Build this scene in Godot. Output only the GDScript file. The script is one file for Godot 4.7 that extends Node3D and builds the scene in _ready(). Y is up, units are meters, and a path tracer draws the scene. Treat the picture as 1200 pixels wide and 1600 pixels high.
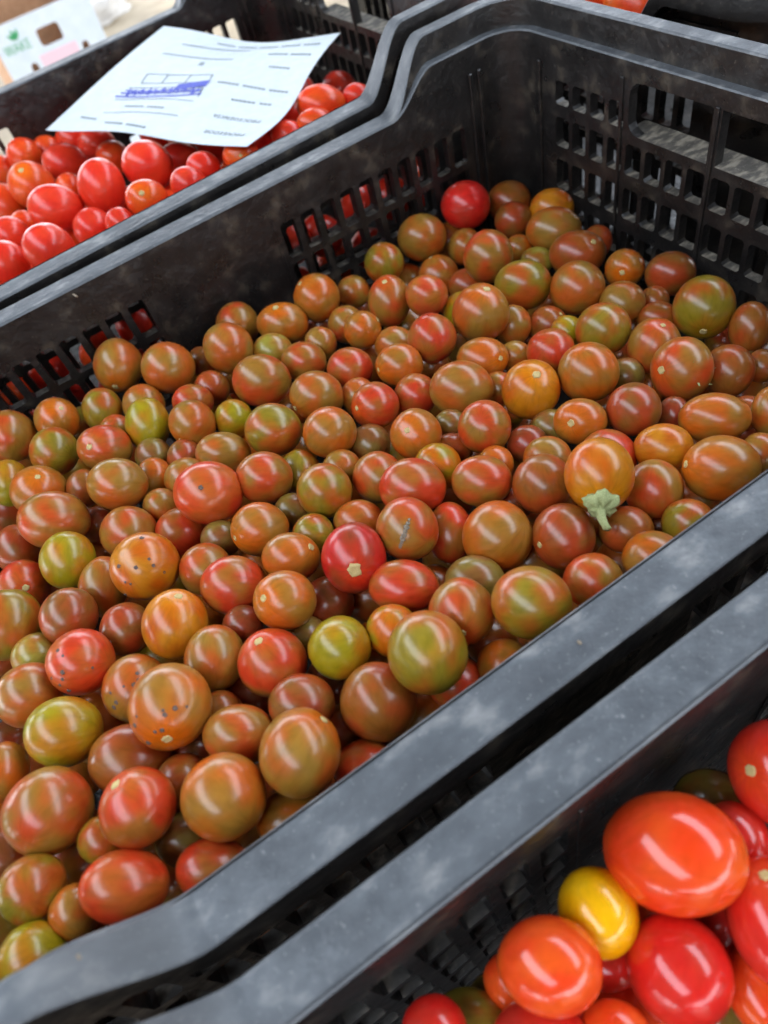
extends Node3D
# Crates of tomatoes on a market table. Heights are measured from the ground; the low rims of the crates lie at RIM.

const RIM := 0.93            # height of the low part of the crate rims
const CRATE_HALF_X := 0.1775 # inner half width of a crate
const CRATE_HALF_Z := 0.2563 # inner half length
const CRATE_DEEP := 0.20     # from the low rim down to the underside
const RAISE := 0.039         # how far the ends stand above the long sides
const CORNER := 0.022

var rng := RandomNumberGenerator.new()
var noise := FastNoiseLite.new()
var fine := FastNoiseLite.new()
var names := {}
var mats := {}
var kinds := {}
const MAIN_TOMATOES := [
	[18.4, -78.0, -436.8, 17.5, 1.10, 0.57, -0.18, -0.80, -0.78, -0.01, 0.62, "b", 0, "", "olive brown tomato second lower left of the full red tomato in far corner"],
	[26.7, -75.2, -397.6, 14.5, 1.01, 0.00, 0.74, 0.68, -0.42, -0.91, -0.06, "g", 0, "", "green tinged olive tomato just upper right of the orange tomato against solid wall panel"],
	[40.1, -63.5, -335.6, 16.1, 1.02, 0.86, -0.32, 0.40, -0.30, 0.85, 0.44, "o", 1, "", "orange tomato against the solid wall panel"],
	[25.7, -84.4, -368.7, 11.9, 1.05, 0.50, -0.22, -0.84, -0.42, -0.49, 0.77, "b", 0, "", "olive brown tomato just right of the orange tomato against solid wall panel"],
	[75.2, -69.5, -371.9, 15.4, 1.19, 0.41, -0.79, 0.45, 0.02, 1.00, 0.05, "r", 1, "", "red and olive tomato second right of the orange tomato against solid wall panel"],
	[95.6, -64.6, -389.6, 13.6, 1.04, 0.57, -0.17, -0.80, -0.88, -0.24, 0.41, "p", 0, "", "pinkish red tomato second left of the olive brown tomato with pale scar on top"],
	[48.7, -92.7, -427.8, 15.1, 1.01, -0.20, -0.81, 0.55, -0.52, 0.86, -0.02, "b", 1, "", "olive brown tomato second upper left of the olive brown tomato with pale scar on top"],
	[44.6, -65.0, -305.5, 15.2, 1.24, 0.43, -0.28, -0.86, 0.02, 1.00, 0.01, "o", 1, "", "orange brown tomato just lower left of the orange tomato against solid wall panel"],
	[64.4, -76.5, -341.6, 12.6, 1.00, -0.18, -0.96, -0.21, -0.07, -0.98, 0.21, "r", 0, "", "red and olive tomato just lower right of the orange tomato against solid wall panel"],
	[97.4, -61.1, -338.7, 12.0, 1.01, -0.03, 0.07, 1.00, 0.25, 0.29, -0.92, "o", 1, "", "orange brown tomato second lower right of the orange tomato against solid wall panel"],
	[83.4, -64.8, -313.8, 10.7, 1.01, 0.11, -0.77, 0.63, -0.67, -0.03, -0.74, "b", 0, "", "olive brown tomato second below the orange tomato against solid wall panel"],
	[63.1, -66.6, -287.6, 12.1, 1.16, 0.42, -0.29, -0.86, -0.65, 0.08, 0.75, "l", 0, "", "pale green tomato just right of the brown tomato with glossy orange flank"],
	[144.9, -54.0, -361.0, 14.6, 1.03, -0.97, -0.18, -0.18, -0.67, 0.04, -0.74, "R", 0, "", "reddish tomato second lower left of the olive brown tomato with pale scar on top"],
	[114.7, -70.9, -350.4, 12.5, 1.10, 0.54, -0.19, -0.82, -0.75, -0.03, 0.66, "b", 0, "", "olive brown tomato second upper left of the broad oval tan orange tomato"],
	[96.0, -60.5, -295.6, 13.0, 1.15, 0.45, -0.27, -0.85, -0.68, 0.05, 0.73, "r", 0, "", "red and olive tomato third below the orange tomato against solid wall panel"],
	[127.2, -57.4, -312.2, 13.1, 1.11, 0.50, -0.23, -0.84, 0.23, -0.43, -0.87, "R", 0, "", "reddish tomato third lower right of the orange tomato against solid wall panel"],
	[151.1, -53.4, -333.3, 13.1, 1.11, 0.55, -0.19, -0.82, -0.13, 0.24, 0.96, "o", 1, "", "orange brown tomato second left of the broad oval tan orange tomato"],
	[18.7, -71.8, -478.1, 17.8, 1.08, 0.61, -0.15, -0.78, 0.33, -0.31, -0.89, "F", 0, "", "full red tomato in the far corner"],
	[17.3, -89.6, -519.3, 16.4, 1.11, 0.65, -0.12, -0.75, 0.38, -0.28, -0.88, "d", 0, "", "dark brown tomato just right of the full red tomato in far corner"],
	[42.5, -87.1, -503.2, 13.6, 1.10, 0.65, -0.12, -0.75, -0.84, -0.06, 0.54, "dr", 0, "", "dark reddish tomato second right of the full red tomato in far corner"],
	[57.5, -84.4, -527.8, 15.0, 1.16, 0.69, -0.09, -0.72, -0.87, -0.08, 0.49, "y", 0, "", "golden orange tomato third right of the full red tomato in far corner"],
	[81.7, -82.7, -508.6, 17.3, 1.25, 0.69, -0.09, -0.72, -0.86, -0.09, 0.50, "b", 0, "", "olive brown tomato fourth right of the full red tomato in far corner"],
	[13.9, -95.4, -462.3, 13.1, 1.04, -0.87, 0.48, -0.07, 0.08, -1.00, 0.01, "d", 0, "", "dark brown tomato peeping out just lower left of the full red tomato in far corner"],
	[38.3, -89.9, -460.8, 13.4, 1.04, 0.12, 0.94, 0.31, -0.33, 0.13, -0.94, "b", 0, "", "olive brown tomato just below the full red tomato in far corner"],
	[85.6, -70.3, -447.5, 17.2, 1.05, 0.36, -0.82, 0.44, -0.89, 0.12, 0.43, "r", 0, "", "red and olive tomato just lower right of the full red tomato in far corner"],
	[64.1, -95.0, -489.9, 10.1, 1.05, 0.66, -0.11, -0.75, -0.21, -0.97, 0.14, "o", 0, "", "orange brown tomato peeping out second lower right of the full red tomato in far corner"],
	[104.3, -92.8, -528.4, 11.3, 1.05, 0.35, -0.83, 0.43, -0.36, 0.28, -0.89, "dr", 0, "", "dark reddish tomato third upper left of the olive green tomato by far wall"],
	[114.8, -83.7, -500.9, 17.0, 1.22, 0.70, -0.06, -0.71, 0.60, 0.77, -0.23, "d", 1, "", "dark brown tomato third upper right of the olive brown tomato with pale scar on top"],
	[90.4, -91.9, -485.5, 10.5, 1.23, 0.67, -0.09, -0.73, 0.42, -0.27, -0.86, "l", 0, "", "pale green tomato second upper right of the olive brown tomato with pale scar on top"],
	[129.5, -68.7, -441.7, 16.6, 1.16, 0.66, -0.10, -0.75, 0.41, -0.28, -0.87, "g", 0, "", "green olive tomato upper right of the olive brown tomato with pale scar on top"],
	[157.1, -69.4, -462.6, 16.8, 1.04, -0.79, -0.47, -0.39, -0.34, -0.07, -0.94, "b", 0, "", "olive brown tomato third right of the olive brown tomato with pale scar on top"],
	[146.5, -55.2, -395.8, 17.3, 1.01, 0.81, -0.39, 0.43, 0.14, 0.95, -0.29, "b", 1, "", "olive brown tomato with a pale scar on top"],
	[109.7, -79.1, -406.0, 12.5, 1.01, 0.95, -0.27, 0.19, -0.44, -0.47, 0.76, "L", 0, "", "yellow green tomato just left of the olive brown tomato with pale scar on top"],
	[151.0, -74.3, -415.5, 12.0, 1.12, 0.43, -0.77, 0.47, -0.61, 0.52, -0.59, "b", 0, "", "olive brown tomato just right of the olive brown tomato with pale scar on top"],
	[161.7, -78.6, -434.5, 11.7, 1.04, 0.68, -0.07, -0.73, 0.49, 0.71, -0.50, "d", 1, "", "dark brown tomato second right of the olive brown tomato with pale scar on top"],
	[181.0, -72.2, -432.6, 9.8, 1.00, -0.01, -0.36, -0.93, -0.96, 0.19, -0.20, "L", 0, "", "yellow green tomato peeping out second upper right of the golden orange tomato with yellow scar"],
	[205.6, -60.0, -437.6, 15.3, 1.02, 0.87, 0.00, -0.48, -0.21, -0.92, 0.33, "g", 0, "", "green olive tomato second upper left of the red orange tomato with pale scar on side"],
	[198.5, -60.0, -405.4, 13.2, 1.05, 0.68, -0.06, -0.73, -0.32, -0.93, -0.17, "R", 0, "", "reddish tomato just upper right of the golden orange tomato with yellow scar"],
	[177.7, -57.7, -373.0, 13.2, 1.23, 0.62, -0.11, -0.77, 0.88, 0.40, -0.27, "o", 1, "", "orange brown tomato just upper right of the broad oval tan orange tomato"],
	[182.6, -64.7, -392.3, 9.1, 1.09, 0.65, -0.09, -0.76, 0.41, -0.30, -0.86, "b", 0, "", "olive brown tomato just upper left of the golden orange tomato with yellow scar"],
	[234.6, -49.0, -399.7, 15.7, 1.03, 0.91, -0.34, 0.25, 0.34, -0.93, -0.12, "o", 0, "", "orange brown tomato just right of the golden orange tomato with yellow scar"],
	[153.7, -80.4, -506.1, 12.6, 1.00, 0.52, 0.38, 0.76, 0.54, 0.41, 0.73, "o", 1, "", "orange brown tomato second upper left of the olive green tomato by far wall"],
	[178.8, -80.3, -520.2, 14.4, 1.12, 0.77, 0.01, -0.64, 0.55, -0.19, -0.81, "dr", 0, "", "dark reddish tomato just upper left of the olive green tomato by far wall"],
	[183.8, -73.8, -473.8, 13.5, 1.04, 0.73, -0.01, -0.68, 0.03, -0.97, -0.24, "b", 0, "", "olive brown tomato third left of the olive green tomato by far wall"],
	[190.3, -81.2, -494.9, 9.3, 1.03, -0.65, 0.74, -0.15, -0.73, -0.61, 0.32, "d", 0, "", "dark brown tomato second left of the olive green tomato by far wall"],
	[204.6, -79.3, -482.8, 10.6, 1.19, 0.75, 0.02, -0.66, 0.55, -0.19, -0.82, "d", 0, "", "dark brown tomato just left of the olive green tomato by far wall"],
	[224.6, -69.4, -497.3, 17.6, 1.05, 0.41, -0.79, 0.46, 0.67, -0.21, 0.71, "g", 1, "", "large olive green tomato by the far wall"],
	[252.1, -72.4, -503.2, 12.2, 1.32, 0.43, -0.77, 0.47, 0.61, -0.60, 0.52, "d", 1, "", "dark brown tomato just lower right of the olive green tomato by far wall"],
	[234.0, -62.0, -448.2, 14.7, 1.07, 0.45, -0.76, 0.47, 0.16, 0.97, -0.18, "r", 1, "", "red and olive tomato upper left of the red orange tomato with pale scar on side"],
	[262.7, -53.2, -436.9, 15.8, 1.06, 0.47, -0.74, 0.48, -0.12, 0.45, 0.89, "r", 1, "", "red orange tomato with a pale scar on its side"],
	[273.2, -63.3, -460.3, 13.2, 1.09, 0.47, -0.74, 0.48, -0.58, 0.47, -0.66, "d", 0, "", "dark brown tomato just right of the red orange tomato with pale scar on side"],
	[278.3, -69.8, -480.8, 8.5, 1.07, 0.47, -0.74, 0.48, 0.31, -0.92, 0.24, "d", 0, "", "dark brown tomato second right of the red orange tomato with pale scar on side"],
	[313.4, -48.9, -439.4, 9.8, 1.35, 0.51, -0.70, 0.50, 0.37, -0.89, 0.26, "b", 0, "", "olive brown tomato second upper right of the wide oval orange tomato at near rim"],
	[236.3, -67.7, -425.4, 10.2, 1.01, -0.46, 0.15, 0.87, -1.00, -0.09, 0.02, "k", 0, "", "dull olive tomato just left of the red orange tomato with pale scar on side"],
	[271.4, -46.4, -394.9, 13.2, 1.02, 0.45, 0.08, 0.89, 0.41, -0.82, -0.40, "dr", 0, "", "dark reddish tomato just lower left of the red orange tomato with pale scar on side"],
	[17.2, -50.3, -198.9, 16.2, 1.13, 0.47, -0.74, 0.48, 0.80, -0.24, 0.55, "b", 1, "", "brown tomato under the wall slots"],
	[44.7, -51.7, -224.3, 16.6, 1.02, -0.11, -0.66, -0.74, -0.05, -0.78, 0.62, "b", 0, "", "olive brown tomato just right of the brown tomato under wall slots"],
	[34.4, -46.5, -121.2, 15.3, 1.10, 0.53, -0.68, 0.51, -0.78, 0.46, -0.43, "r", 0, "", "red and olive tomato second lower left of the brown tomato under wall slots"],
	[40.1, -48.4, -149.8, 13.5, 1.05, -0.71, 0.70, 0.09, 0.44, 0.72, -0.54, "o", 1, "", "orange brown tomato just lower left of the brown tomato under wall slots"],
	[44.2, -55.0, -175.8, 12.9, 1.10, 0.51, -0.70, 0.50, 0.21, -0.85, 0.49, "g", 0, "", "green tinged olive tomato just below the brown tomato under wall slots"],
	[58.4, -57.6, -198.7, 13.2, 1.04, 0.50, -0.71, 0.50, 0.02, -0.90, 0.43, "b", 0, "", "olive brown tomato just above the yellow green tomato with gold flecks"],
	[92.4, -45.8, -194.7, 13.9, 1.22, 0.52, -0.69, 0.50, -0.76, 0.45, -0.47, "L", 0, "", "yellow green tomato with gold flecks"],
	[72.0, -45.1, -141.2, 13.9, 1.04, 0.55, -0.66, 0.51, -0.83, 0.01, 0.56, "g", 0, "", "green tinged olive tomato second left of the yellow green tomato with gold flecks"],
	[96.9, -41.8, -167.7, 13.9, 1.14, 0.26, -0.45, -0.86, 0.49, 0.78, 0.40, "r", 1, "", "red and olive tomato just lower left of the yellow green tomato with gold flecks"],
	[69.2, -56.2, -176.6, 10.2, 1.01, -0.18, -0.85, 0.50, -0.52, -0.81, -0.26, "r", 0, "", "red and olive tomato peeping out just left of the yellow green tomato with gold flecks"],
	[113.7, -44.6, -216.1, 13.3, 1.02, 0.69, -0.71, 0.10, 0.53, -0.08, 0.85, "b", 1, "", "olive brown tomato just right of the yellow green tomato with gold flecks"],
	[81.8, -56.0, -224.6, 11.6, 1.12, 0.34, -0.37, -0.87, -0.58, 0.15, 0.80, "R", 0, "", "reddish tomato just upper right of the yellow green tomato with gold flecks"],
	[74.7, -46.5, -110.9, 12.1, 1.20, 0.57, -0.63, 0.52, -0.81, 0.40, -0.43, "L", 0, "", "yellow green tomato second upper left of the bright yellow green tomato"],
	[101.5, -41.9, -126.0, 14.6, 1.06, 0.21, -0.51, -0.83, 0.30, 0.87, -0.39, "o", 1, "", "orange brown tomato just upper left of the bright yellow green tomato"],
	[111.5, -47.6, -147.0, 9.9, 1.16, 0.58, -0.62, 0.53, -0.80, 0.38, -0.46, "d", 0, "", "dark brown tomato second above the bright yellow green tomato"],
	[140.3, -33.3, -165.6, 14.3, 1.12, 0.28, -0.45, -0.85, -0.52, 0.22, 0.83, "b", 0, "", "olive brown tomato second lower left of the yellow green tomato with gold flecks"],
	[133.1, -48.7, -182.2, 10.8, 1.12, 0.57, -0.63, 0.52, 0.66, 0.14, -0.74, "o", 1, "", "orange brown tomato second below the yellow green tomato with gold flecks"],
	[113.9, -50.6, -188.0, 10.4, 1.03, -0.92, 0.39, 0.01, -0.73, 0.44, 0.52, "k", 0, "", "dull olive tomato peeping out just below the yellow green tomato with gold flecks"],
	[129.9, -50.0, -201.8, 10.2, 1.11, 0.55, -0.65, 0.52, -0.77, 0.40, -0.49, "dr", 0, "", "dark reddish tomato second upper left of the red tomato with dark speck"],
	[16.1, -67.8, -282.3, 15.1, 1.05, 0.43, -0.78, 0.46, -0.09, -0.67, 0.74, "r", 0, "", "red and olive tomato just above the brown tomato with glossy orange flank"],
	[51.1, -56.3, -263.7, 16.4, 1.04, 0.92, -0.35, -0.20, -0.48, -0.55, -0.68, "b", 0, "", "brown tomato with a glossy orange flank"],
	[31.9, -68.8, -246.8, 10.1, 1.01, -0.89, -0.45, -0.07, -0.42, -0.45, 0.79, "dr", 0, "", "dark reddish tomato peeping out just lower left of the brown tomato with glossy orange flank"],
	[69.0, -63.8, -240.1, 11.2, 1.00, -0.71, 0.49, -0.50, -0.36, 0.11, -0.93, "d", 0, "", "dark brown tomato just below the brown tomato with glossy orange flank"],
	[103.9, -50.7, -264.7, 16.4, 1.12, 0.41, -0.31, -0.86, -0.64, 0.09, 0.76, "r", 0, "", "red and olive tomato just lower right of the brown tomato with glossy orange flank"],
	[141.4, -50.0, -282.9, 14.7, 1.09, 0.47, -0.26, -0.85, 0.06, 0.02, 1.00, "b", 1, "", "olive brown tomato just upper right of the tomato split olive green and red"],
	[119.4, -51.8, -237.5, 11.1, 1.01, 0.50, -0.25, -0.83, -0.05, -0.26, -0.96, "L", 0, "", "yellow green tomato just left of the tomato split olive green and red"],
	[154.4, -43.4, -249.6, 14.8, 1.09, 0.42, -0.31, -0.85, -0.64, 0.07, 0.76, "g", 0, "", "tomato split olive green and red"],
	[180.2, -41.9, -271.7, 13.9, 1.05, 0.48, -0.25, -0.84, -0.15, -0.63, 0.77, "o", 0, "", "orange brown tomato just right of the tomato split olive green and red"],
	[149.0, -60.0, -304.2, 10.7, 1.06, 0.50, -0.71, 0.49, -0.96, 0.04, 0.29, "b", 0, "", "olive brown tomato second right of the tomato split olive green and red"],
	[173.1, -49.5, -303.3, 13.2, 1.04, -0.01, 0.45, 0.89, 0.09, 0.52, 0.85, "R", 1, "", "reddish tomato third left of the broad oval tan orange tomato"],
	[147.7, -45.7, -220.5, 12.9, 1.28, 0.38, -0.36, -0.86, 0.11, -0.55, -0.83, "b", 0, "", "olive brown tomato just above the red tomato with dark speck"],
	[187.4, -38.0, -229.4, 13.8, 1.08, 0.42, -0.32, -0.85, -0.63, 0.07, 0.77, "r", 0, "", "red and olive tomato just below the tomato split olive green and red"],
	[183.5, -52.3, -248.1, 11.4, 1.13, 0.57, -0.64, 0.52, -0.76, 0.37, -0.53, "g", 0, "", "green tinged olive tomato just lower right of the tomato split olive green and red"],
	[201.1, -47.9, -265.2, 10.1, 1.04, 0.72, 0.12, 0.68, -0.49, -0.87, 0.10, "b", 0, "", "olive brown tomato second lower right of the tomato split olive green and red"],
	[217.7, -36.5, -248.6, 13.6, 1.03, -0.49, -0.83, -0.26, 0.32, -0.79, 0.52, "g", 0, "", "green tinged olive tomato second upper left of the deep red tomato with tan star scar"],
	[150.3, -46.3, -196.8, 12.2, 1.01, -0.74, -0.66, -0.14, -0.41, -0.36, -0.83, "b", 0, "", "olive brown tomato just upper left of the red tomato with dark speck"],
	[182.1, -32.1, -202.1, 16.3, 1.07, 0.37, -0.38, -0.85, 0.11, -0.58, -0.80, "S", 0, "speck", "big red tomato with a dark speck"],
	[189.3, -56.8, -288.0, 11.6, 1.01, -0.84, 0.54, 0.05, -0.86, -0.27, -0.44, "k", 0, "", "dull olive tomato second upper left of the red brown tomato with grey corky scar"],
	[174.2, -57.7, -328.4, 12.2, 1.04, -0.26, 0.26, 0.93, -0.01, -0.95, 0.30, "R", 0, "", "reddish tomato just left of the broad oval tan orange tomato"],
	[194.5, -51.7, -346.2, 16.1, 1.15, 0.60, -0.13, -0.79, 0.36, -0.35, -0.87, "b", 0, "", "broad oval tan orange tomato"],
	[211.8, -43.8, -305.4, 13.3, 1.00, -0.51, -0.85, 0.14, 0.31, 0.83, 0.47, "o", 1, "", "orange brown tomato just lower left of the broad oval tan orange tomato"],
	[232.2, -43.6, -333.8, 13.5, 1.00, 0.03, -0.78, 0.63, -0.33, -0.87, -0.36, "r", 0, "", "red and olive tomato just lower right of the broad oval tan orange tomato"],
	[235.4, -46.3, -301.8, 12.0, 1.01, 0.04, 0.82, -0.57, -0.96, -0.12, 0.24, "lo", 0, "", "orange and green tomato just upper right of the red brown tomato with grey corky scar"],
	[222.4, -44.0, -275.2, 12.8, 1.02, 0.65, -0.76, 0.08, -0.79, 0.14, -0.60, "r", 0, "", "red and olive tomato just upper left of the red brown tomato with grey corky scar"],
	[246.1, -35.7, -281.7, 14.6, 1.13, 0.56, -0.17, -0.81, 0.33, -0.41, -0.85, "R", 0, "", "reddish tomato just above the red brown tomato with grey corky scar"],
	[263.0, -38.2, -309.0, 12.8, 1.17, 0.61, -0.10, -0.79, -0.76, -0.16, 0.63, "r", 0, "", "red and olive tomato second upper right of the red brown tomato with grey corky scar"],
	[251.9, -48.5, -324.7, 9.2, 1.04, 0.56, -0.65, 0.52, -0.73, 0.39, -0.55, "o", 0, "", "orange brown tomato second lower right of the broad oval tan orange tomato"],
	[267.9, -30.6, -265.1, 13.9, 1.04, -1.00, 0.10, 0.02, -0.96, -0.24, 0.16, "r", 0, "cork", "red brown tomato with a grey corky scar"],
	[271.1, -46.7, -283.2, 11.9, 1.31, 0.62, -0.57, 0.54, 0.41, -0.81, 0.42, "R", 0, "", "reddish tomato just right of the red brown tomato with grey corky scar"],
	[292.4, -37.5, -294.8, 15.4, 1.01, 0.96, 0.27, 0.00, -0.50, -0.61, 0.62, "o", 0, "", "orange brown tomato just upper left of the mottled olive and red tomato by rim"],
	[240.0, -43.6, -253.2, 11.5, 1.11, 0.51, -0.23, -0.83, 0.28, -0.47, -0.84, "b", 0, "", "olive brown tomato just above the deep red tomato with tan star scar"],
	[223.2, -56.1, -318.6, 9.2, 1.15, 0.59, -0.13, -0.80, -0.75, -0.12, 0.65, "d", 0, "", "dark brown tomato peeping out second below the broad oval tan orange tomato"],
	[208.7, -55.4, -328.2, 8.6, 1.09, 0.59, -0.13, -0.79, -0.76, -0.11, 0.64, "k", 0, "", "dull olive tomato peeping out just below the broad oval tan orange tomato"],
	[197.9, -63.3, -367.4, 9.7, 1.04, 0.76, 0.47, -0.45, -0.78, -0.62, 0.00, "r", 0, "", "red and olive tomato peeping out just left of the golden orange tomato with yellow scar"],
	[222.1, -50.8, -371.7, 15.6, 1.02, -0.13, 0.04, -0.99, 0.34, 0.94, -0.01, "y", 1, "", "golden orange tomato with a yellow scar"],
	[248.1, -54.2, -347.7, 9.9, 1.08, 0.65, -0.06, -0.76, -0.79, -0.19, 0.58, "K", 0, "", "maroon tomato just below the golden orange tomato with yellow scar"],
	[260.1, -46.1, -371.1, 12.1, 1.10, 0.69, -0.01, -0.72, 0.26, 0.63, 0.73, "o", 1, "", "orange brown tomato just above the orange tomato with green stem stub"],
	[266.5, -47.4, -344.8, 11.0, 1.09, 0.66, -0.03, -0.75, -0.79, -0.22, 0.57, "b", 0, "", "olive brown tomato just left of the orange tomato with green stem stub"],
	[283.7, -36.9, -327.5, 13.6, 1.04, -0.07, -0.67, 0.74, 0.27, -0.96, 0.11, "d", 0, "", "dark brown tomato second left of the orange tomato with green stem stub"],
	[283.8, -50.1, -366.4, 13.8, 1.04, 0.55, -0.65, 0.52, -0.78, -0.05, -0.62, "R", 0, "", "reddish tomato just upper right of the orange tomato with green stem stub"],
	[304.2, -23.2, -341.1, 15.0, 1.08, 0.57, -0.64, 0.52, 0.77, 0.09, 0.63, "y", 0, "stem", "large orange tomato with a green stem stub"],
	[244.3, -58.8, -365.8, 10.1, 1.05, 0.67, -0.04, -0.74, -0.78, -0.47, 0.41, "k", 0, "", "dull olive tomato peeping out just lower right of the golden orange tomato with yellow scar"],
	[301.6, -44.2, -414.9, 13.1, 1.35, 0.76, 0.11, -0.64, 0.59, -0.13, -0.79, "o", 0, "", "orange brown tomato just above the wide oval orange tomato at near rim"],
	[299.4, -44.1, -385.1, 12.0, 1.16, 0.73, 0.08, -0.68, 0.55, -0.17, -0.81, "y", 0, "", "golden orange tomato just left of the wide oval orange tomato at near rim"],
	[279.6, -57.8, -414.2, 8.5, 1.15, 0.51, -0.70, 0.50, -0.63, 0.42, -0.66, "K", 0, "", "maroon tomato peeping out just below the red orange tomato with pale scar on side"],
	[315.8, -40.2, -362.4, 12.6, 1.07, 0.58, -0.62, 0.53, 0.42, -0.84, 0.33, "r", 0, "", "red and olive tomato just right of the orange tomato with green stem stub"],
	[327.8, -36.3, -388.0, 14.7, 1.10, 0.75, 0.13, -0.65, -0.64, 0.24, 0.73, "o", 1, "", "wide oval orange tomato at the near rim"],
	[326.7, -49.5, -416.5, 8.7, 1.13, 0.55, -0.66, 0.51, -0.62, 0.38, -0.68, "b", 0, "", "olive brown tomato just right of the wide oval orange tomato at near rim"],
	[337.4, -40.2, -359.5, 10.4, 1.04, 0.72, 0.12, -0.68, 0.07, -0.99, 0.15, "g", 0, "", "green tinged olive tomato just lower left of the wide oval orange tomato at near rim"],
	[323.6, -40.8, -338.9, 10.6, 1.10, 0.69, 0.07, -0.72, -0.78, -0.33, 0.53, "d", 0, "", "dark brown tomato just lower right of the orange tomato with green stem stub"],
	[342.7, -35.1, -333.8, 11.3, 1.07, 0.69, 0.10, -0.71, -0.77, -0.37, 0.53, "o", 0, "", "orange brown tomato second lower right of the orange tomato with green stem stub"],
	[300.7, -60.9, -442.0, 8.5, 1.01, -0.59, 0.61, 0.53, -0.91, 0.04, -0.40, "d", 0, "", "dark brown tomato just upper right of the wide oval orange tomato at near rim"],
	[139.7, -33.0, -129.7, 15.8, 1.18, 0.23, -0.51, -0.83, -0.03, -0.69, -0.72, "r", 0, "", "red and olive tomato just above the bright yellow green tomato"],
	[128.6, -46.5, -103.5, 12.4, 1.12, 0.63, -0.56, 0.54, 0.35, -0.73, 0.59, "dr", 0, "", "dark reddish tomato just left of the bright yellow green tomato"],
	[168.4, -35.0, -127.8, 13.4, 1.12, 0.64, -0.54, 0.55, 0.36, -0.73, 0.58, "L", 0, "", "bright yellow green tomato"],
	[167.6, -41.0, -158.5, 13.9, 1.05, 0.31, -0.46, -0.84, -0.95, 0.30, 0.00, "r", 0, "", "red and olive tomato just upper left of the mustard tomato with dark pits"],
	[204.0, -29.9, -159.8, 15.7, 1.04, -0.43, 0.20, -0.88, -0.18, -0.94, -0.29, "y", 0, "pits", "mustard tomato with small dark pits"],
	[190.6, -40.9, -136.5, 12.6, 1.29, 0.66, -0.51, 0.55, 0.39, -0.72, 0.58, "b", 0, "", "olive brown tomato just lower right of the bright yellow green tomato"],
	[159.9, -42.1, -101.9, 12.4, 1.09, 0.66, -0.51, 0.55, 0.78, 0.57, -0.26, "R", 1, "", "reddish tomato just lower left of the bright yellow green tomato"],
	[186.0, -34.4, -93.1, 15.6, 1.12, 0.69, -0.47, 0.56, -0.87, 0.22, -0.43, "g", 0, "", "green tinged olive tomato just upper left of the red tomato covered in grey specks"],
	[204.9, -30.9, -120.1, 12.8, 1.06, 0.68, -0.48, 0.56, -0.59, -0.53, -0.61, "dr", 0, "", "dark reddish tomato just above the red tomato covered in grey specks"],
	[180.4, -48.1, -179.5, 13.2, 1.04, -0.44, 0.52, -0.73, -0.84, 0.46, 0.28, "R", 0, "", "reddish tomato just lower left of the red tomato with dark speck"],
	[158.7, -44.7, -178.3, 9.3, 1.01, -0.40, -0.92, -0.03, 0.07, -0.88, 0.47, "b", 0, "", "olive brown tomato peeping out just left of the red tomato with dark speck"],
	[227.4, -33.4, -139.8, 11.4, 1.05, 0.69, -0.46, 0.56, -0.90, 0.26, 0.35, "dr", 0, "", "dark reddish tomato just left of the ochre tomato with bright yellow top scar"],
	[246.3, -25.7, -160.5, 14.2, 1.07, 0.69, -0.47, 0.56, -0.17, 0.81, -0.57, "y", 1, "", "ochre tomato with a bright yellow top scar"],
	[139.2, -51.7, -145.1, 9.8, 1.08, 0.61, -0.58, 0.54, -0.82, 0.33, -0.46, "K", 0, "", "maroon tomato peeping out just upper right of the bright yellow green tomato"],
	[202.5, -43.5, -194.9, 9.6, 1.04, 0.39, -0.37, -0.84, -0.55, -0.44, 0.71, "k", 0, "", "dull olive tomato peeping out just below the red tomato with dark speck"],
	[217.7, -35.3, -212.7, 13.2, 1.08, 0.42, -0.33, -0.84, 0.10, 0.38, 0.92, "o", 1, "", "orange brown tomato just lower right of the red tomato with dark speck"],
	[208.6, -48.0, -231.9, 9.8, 1.06, 0.45, -0.30, -0.84, -0.93, -0.34, 0.13, "k", 0, "", "dull olive tomato third upper left of the deep red tomato with tan star scar"],
	[234.3, -39.8, -232.0, 10.0, 1.01, 0.25, 0.92, -0.29, -0.79, -0.20, 0.58, "g", 0, "", "green tinged olive tomato just upper left of the deep red tomato with tan star scar"],
	[245.4, -31.3, -216.7, 11.9, 1.15, 0.45, -0.30, -0.84, 0.41, 0.47, -0.78, "o", 1, "", "orange brown tomato just left of the deep red tomato with tan star scar"],
	[218.9, -37.8, -181.9, 12.3, 1.03, -0.79, 0.48, -0.39, -0.91, -0.20, 0.36, "r", 0, "", "red and olive tomato just right of the mustard tomato with dark pits"],
	[241.3, -30.8, -189.1, 13.6, 1.09, 0.41, -0.37, -0.83, -0.60, 0.09, 0.80, "R", 0, "", "reddish tomato just upper right of the ochre tomato with bright yellow top scar"],
	[269.5, -22.7, -203.9, 12.6, 1.06, 0.46, -0.31, -0.83, 0.07, 0.83, 0.55, "o", 1, "", "orange brown tomato just above the round orange red tomato with cream scar above"],
	[267.7, -44.3, -219.7, 11.6, 1.01, 0.27, 0.96, -0.09, -0.99, -0.05, 0.15, "K", 0, "", "maroon tomato just above the yellow green tomato beside dark gap"],
	[266.8, -28.1, -238.2, 14.5, 1.10, 0.64, -0.54, 0.54, 0.78, 0.56, 0.29, "C", 1, "star", "deep red tomato with a tan star scar"],
	[260.8, -32.9, -184.0, 8.5, 1.06, 0.43, -0.36, -0.83, 0.21, -0.61, -0.77, "K", 0, "", "maroon tomato just upper left of the round orange red tomato with cream scar above"],
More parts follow.
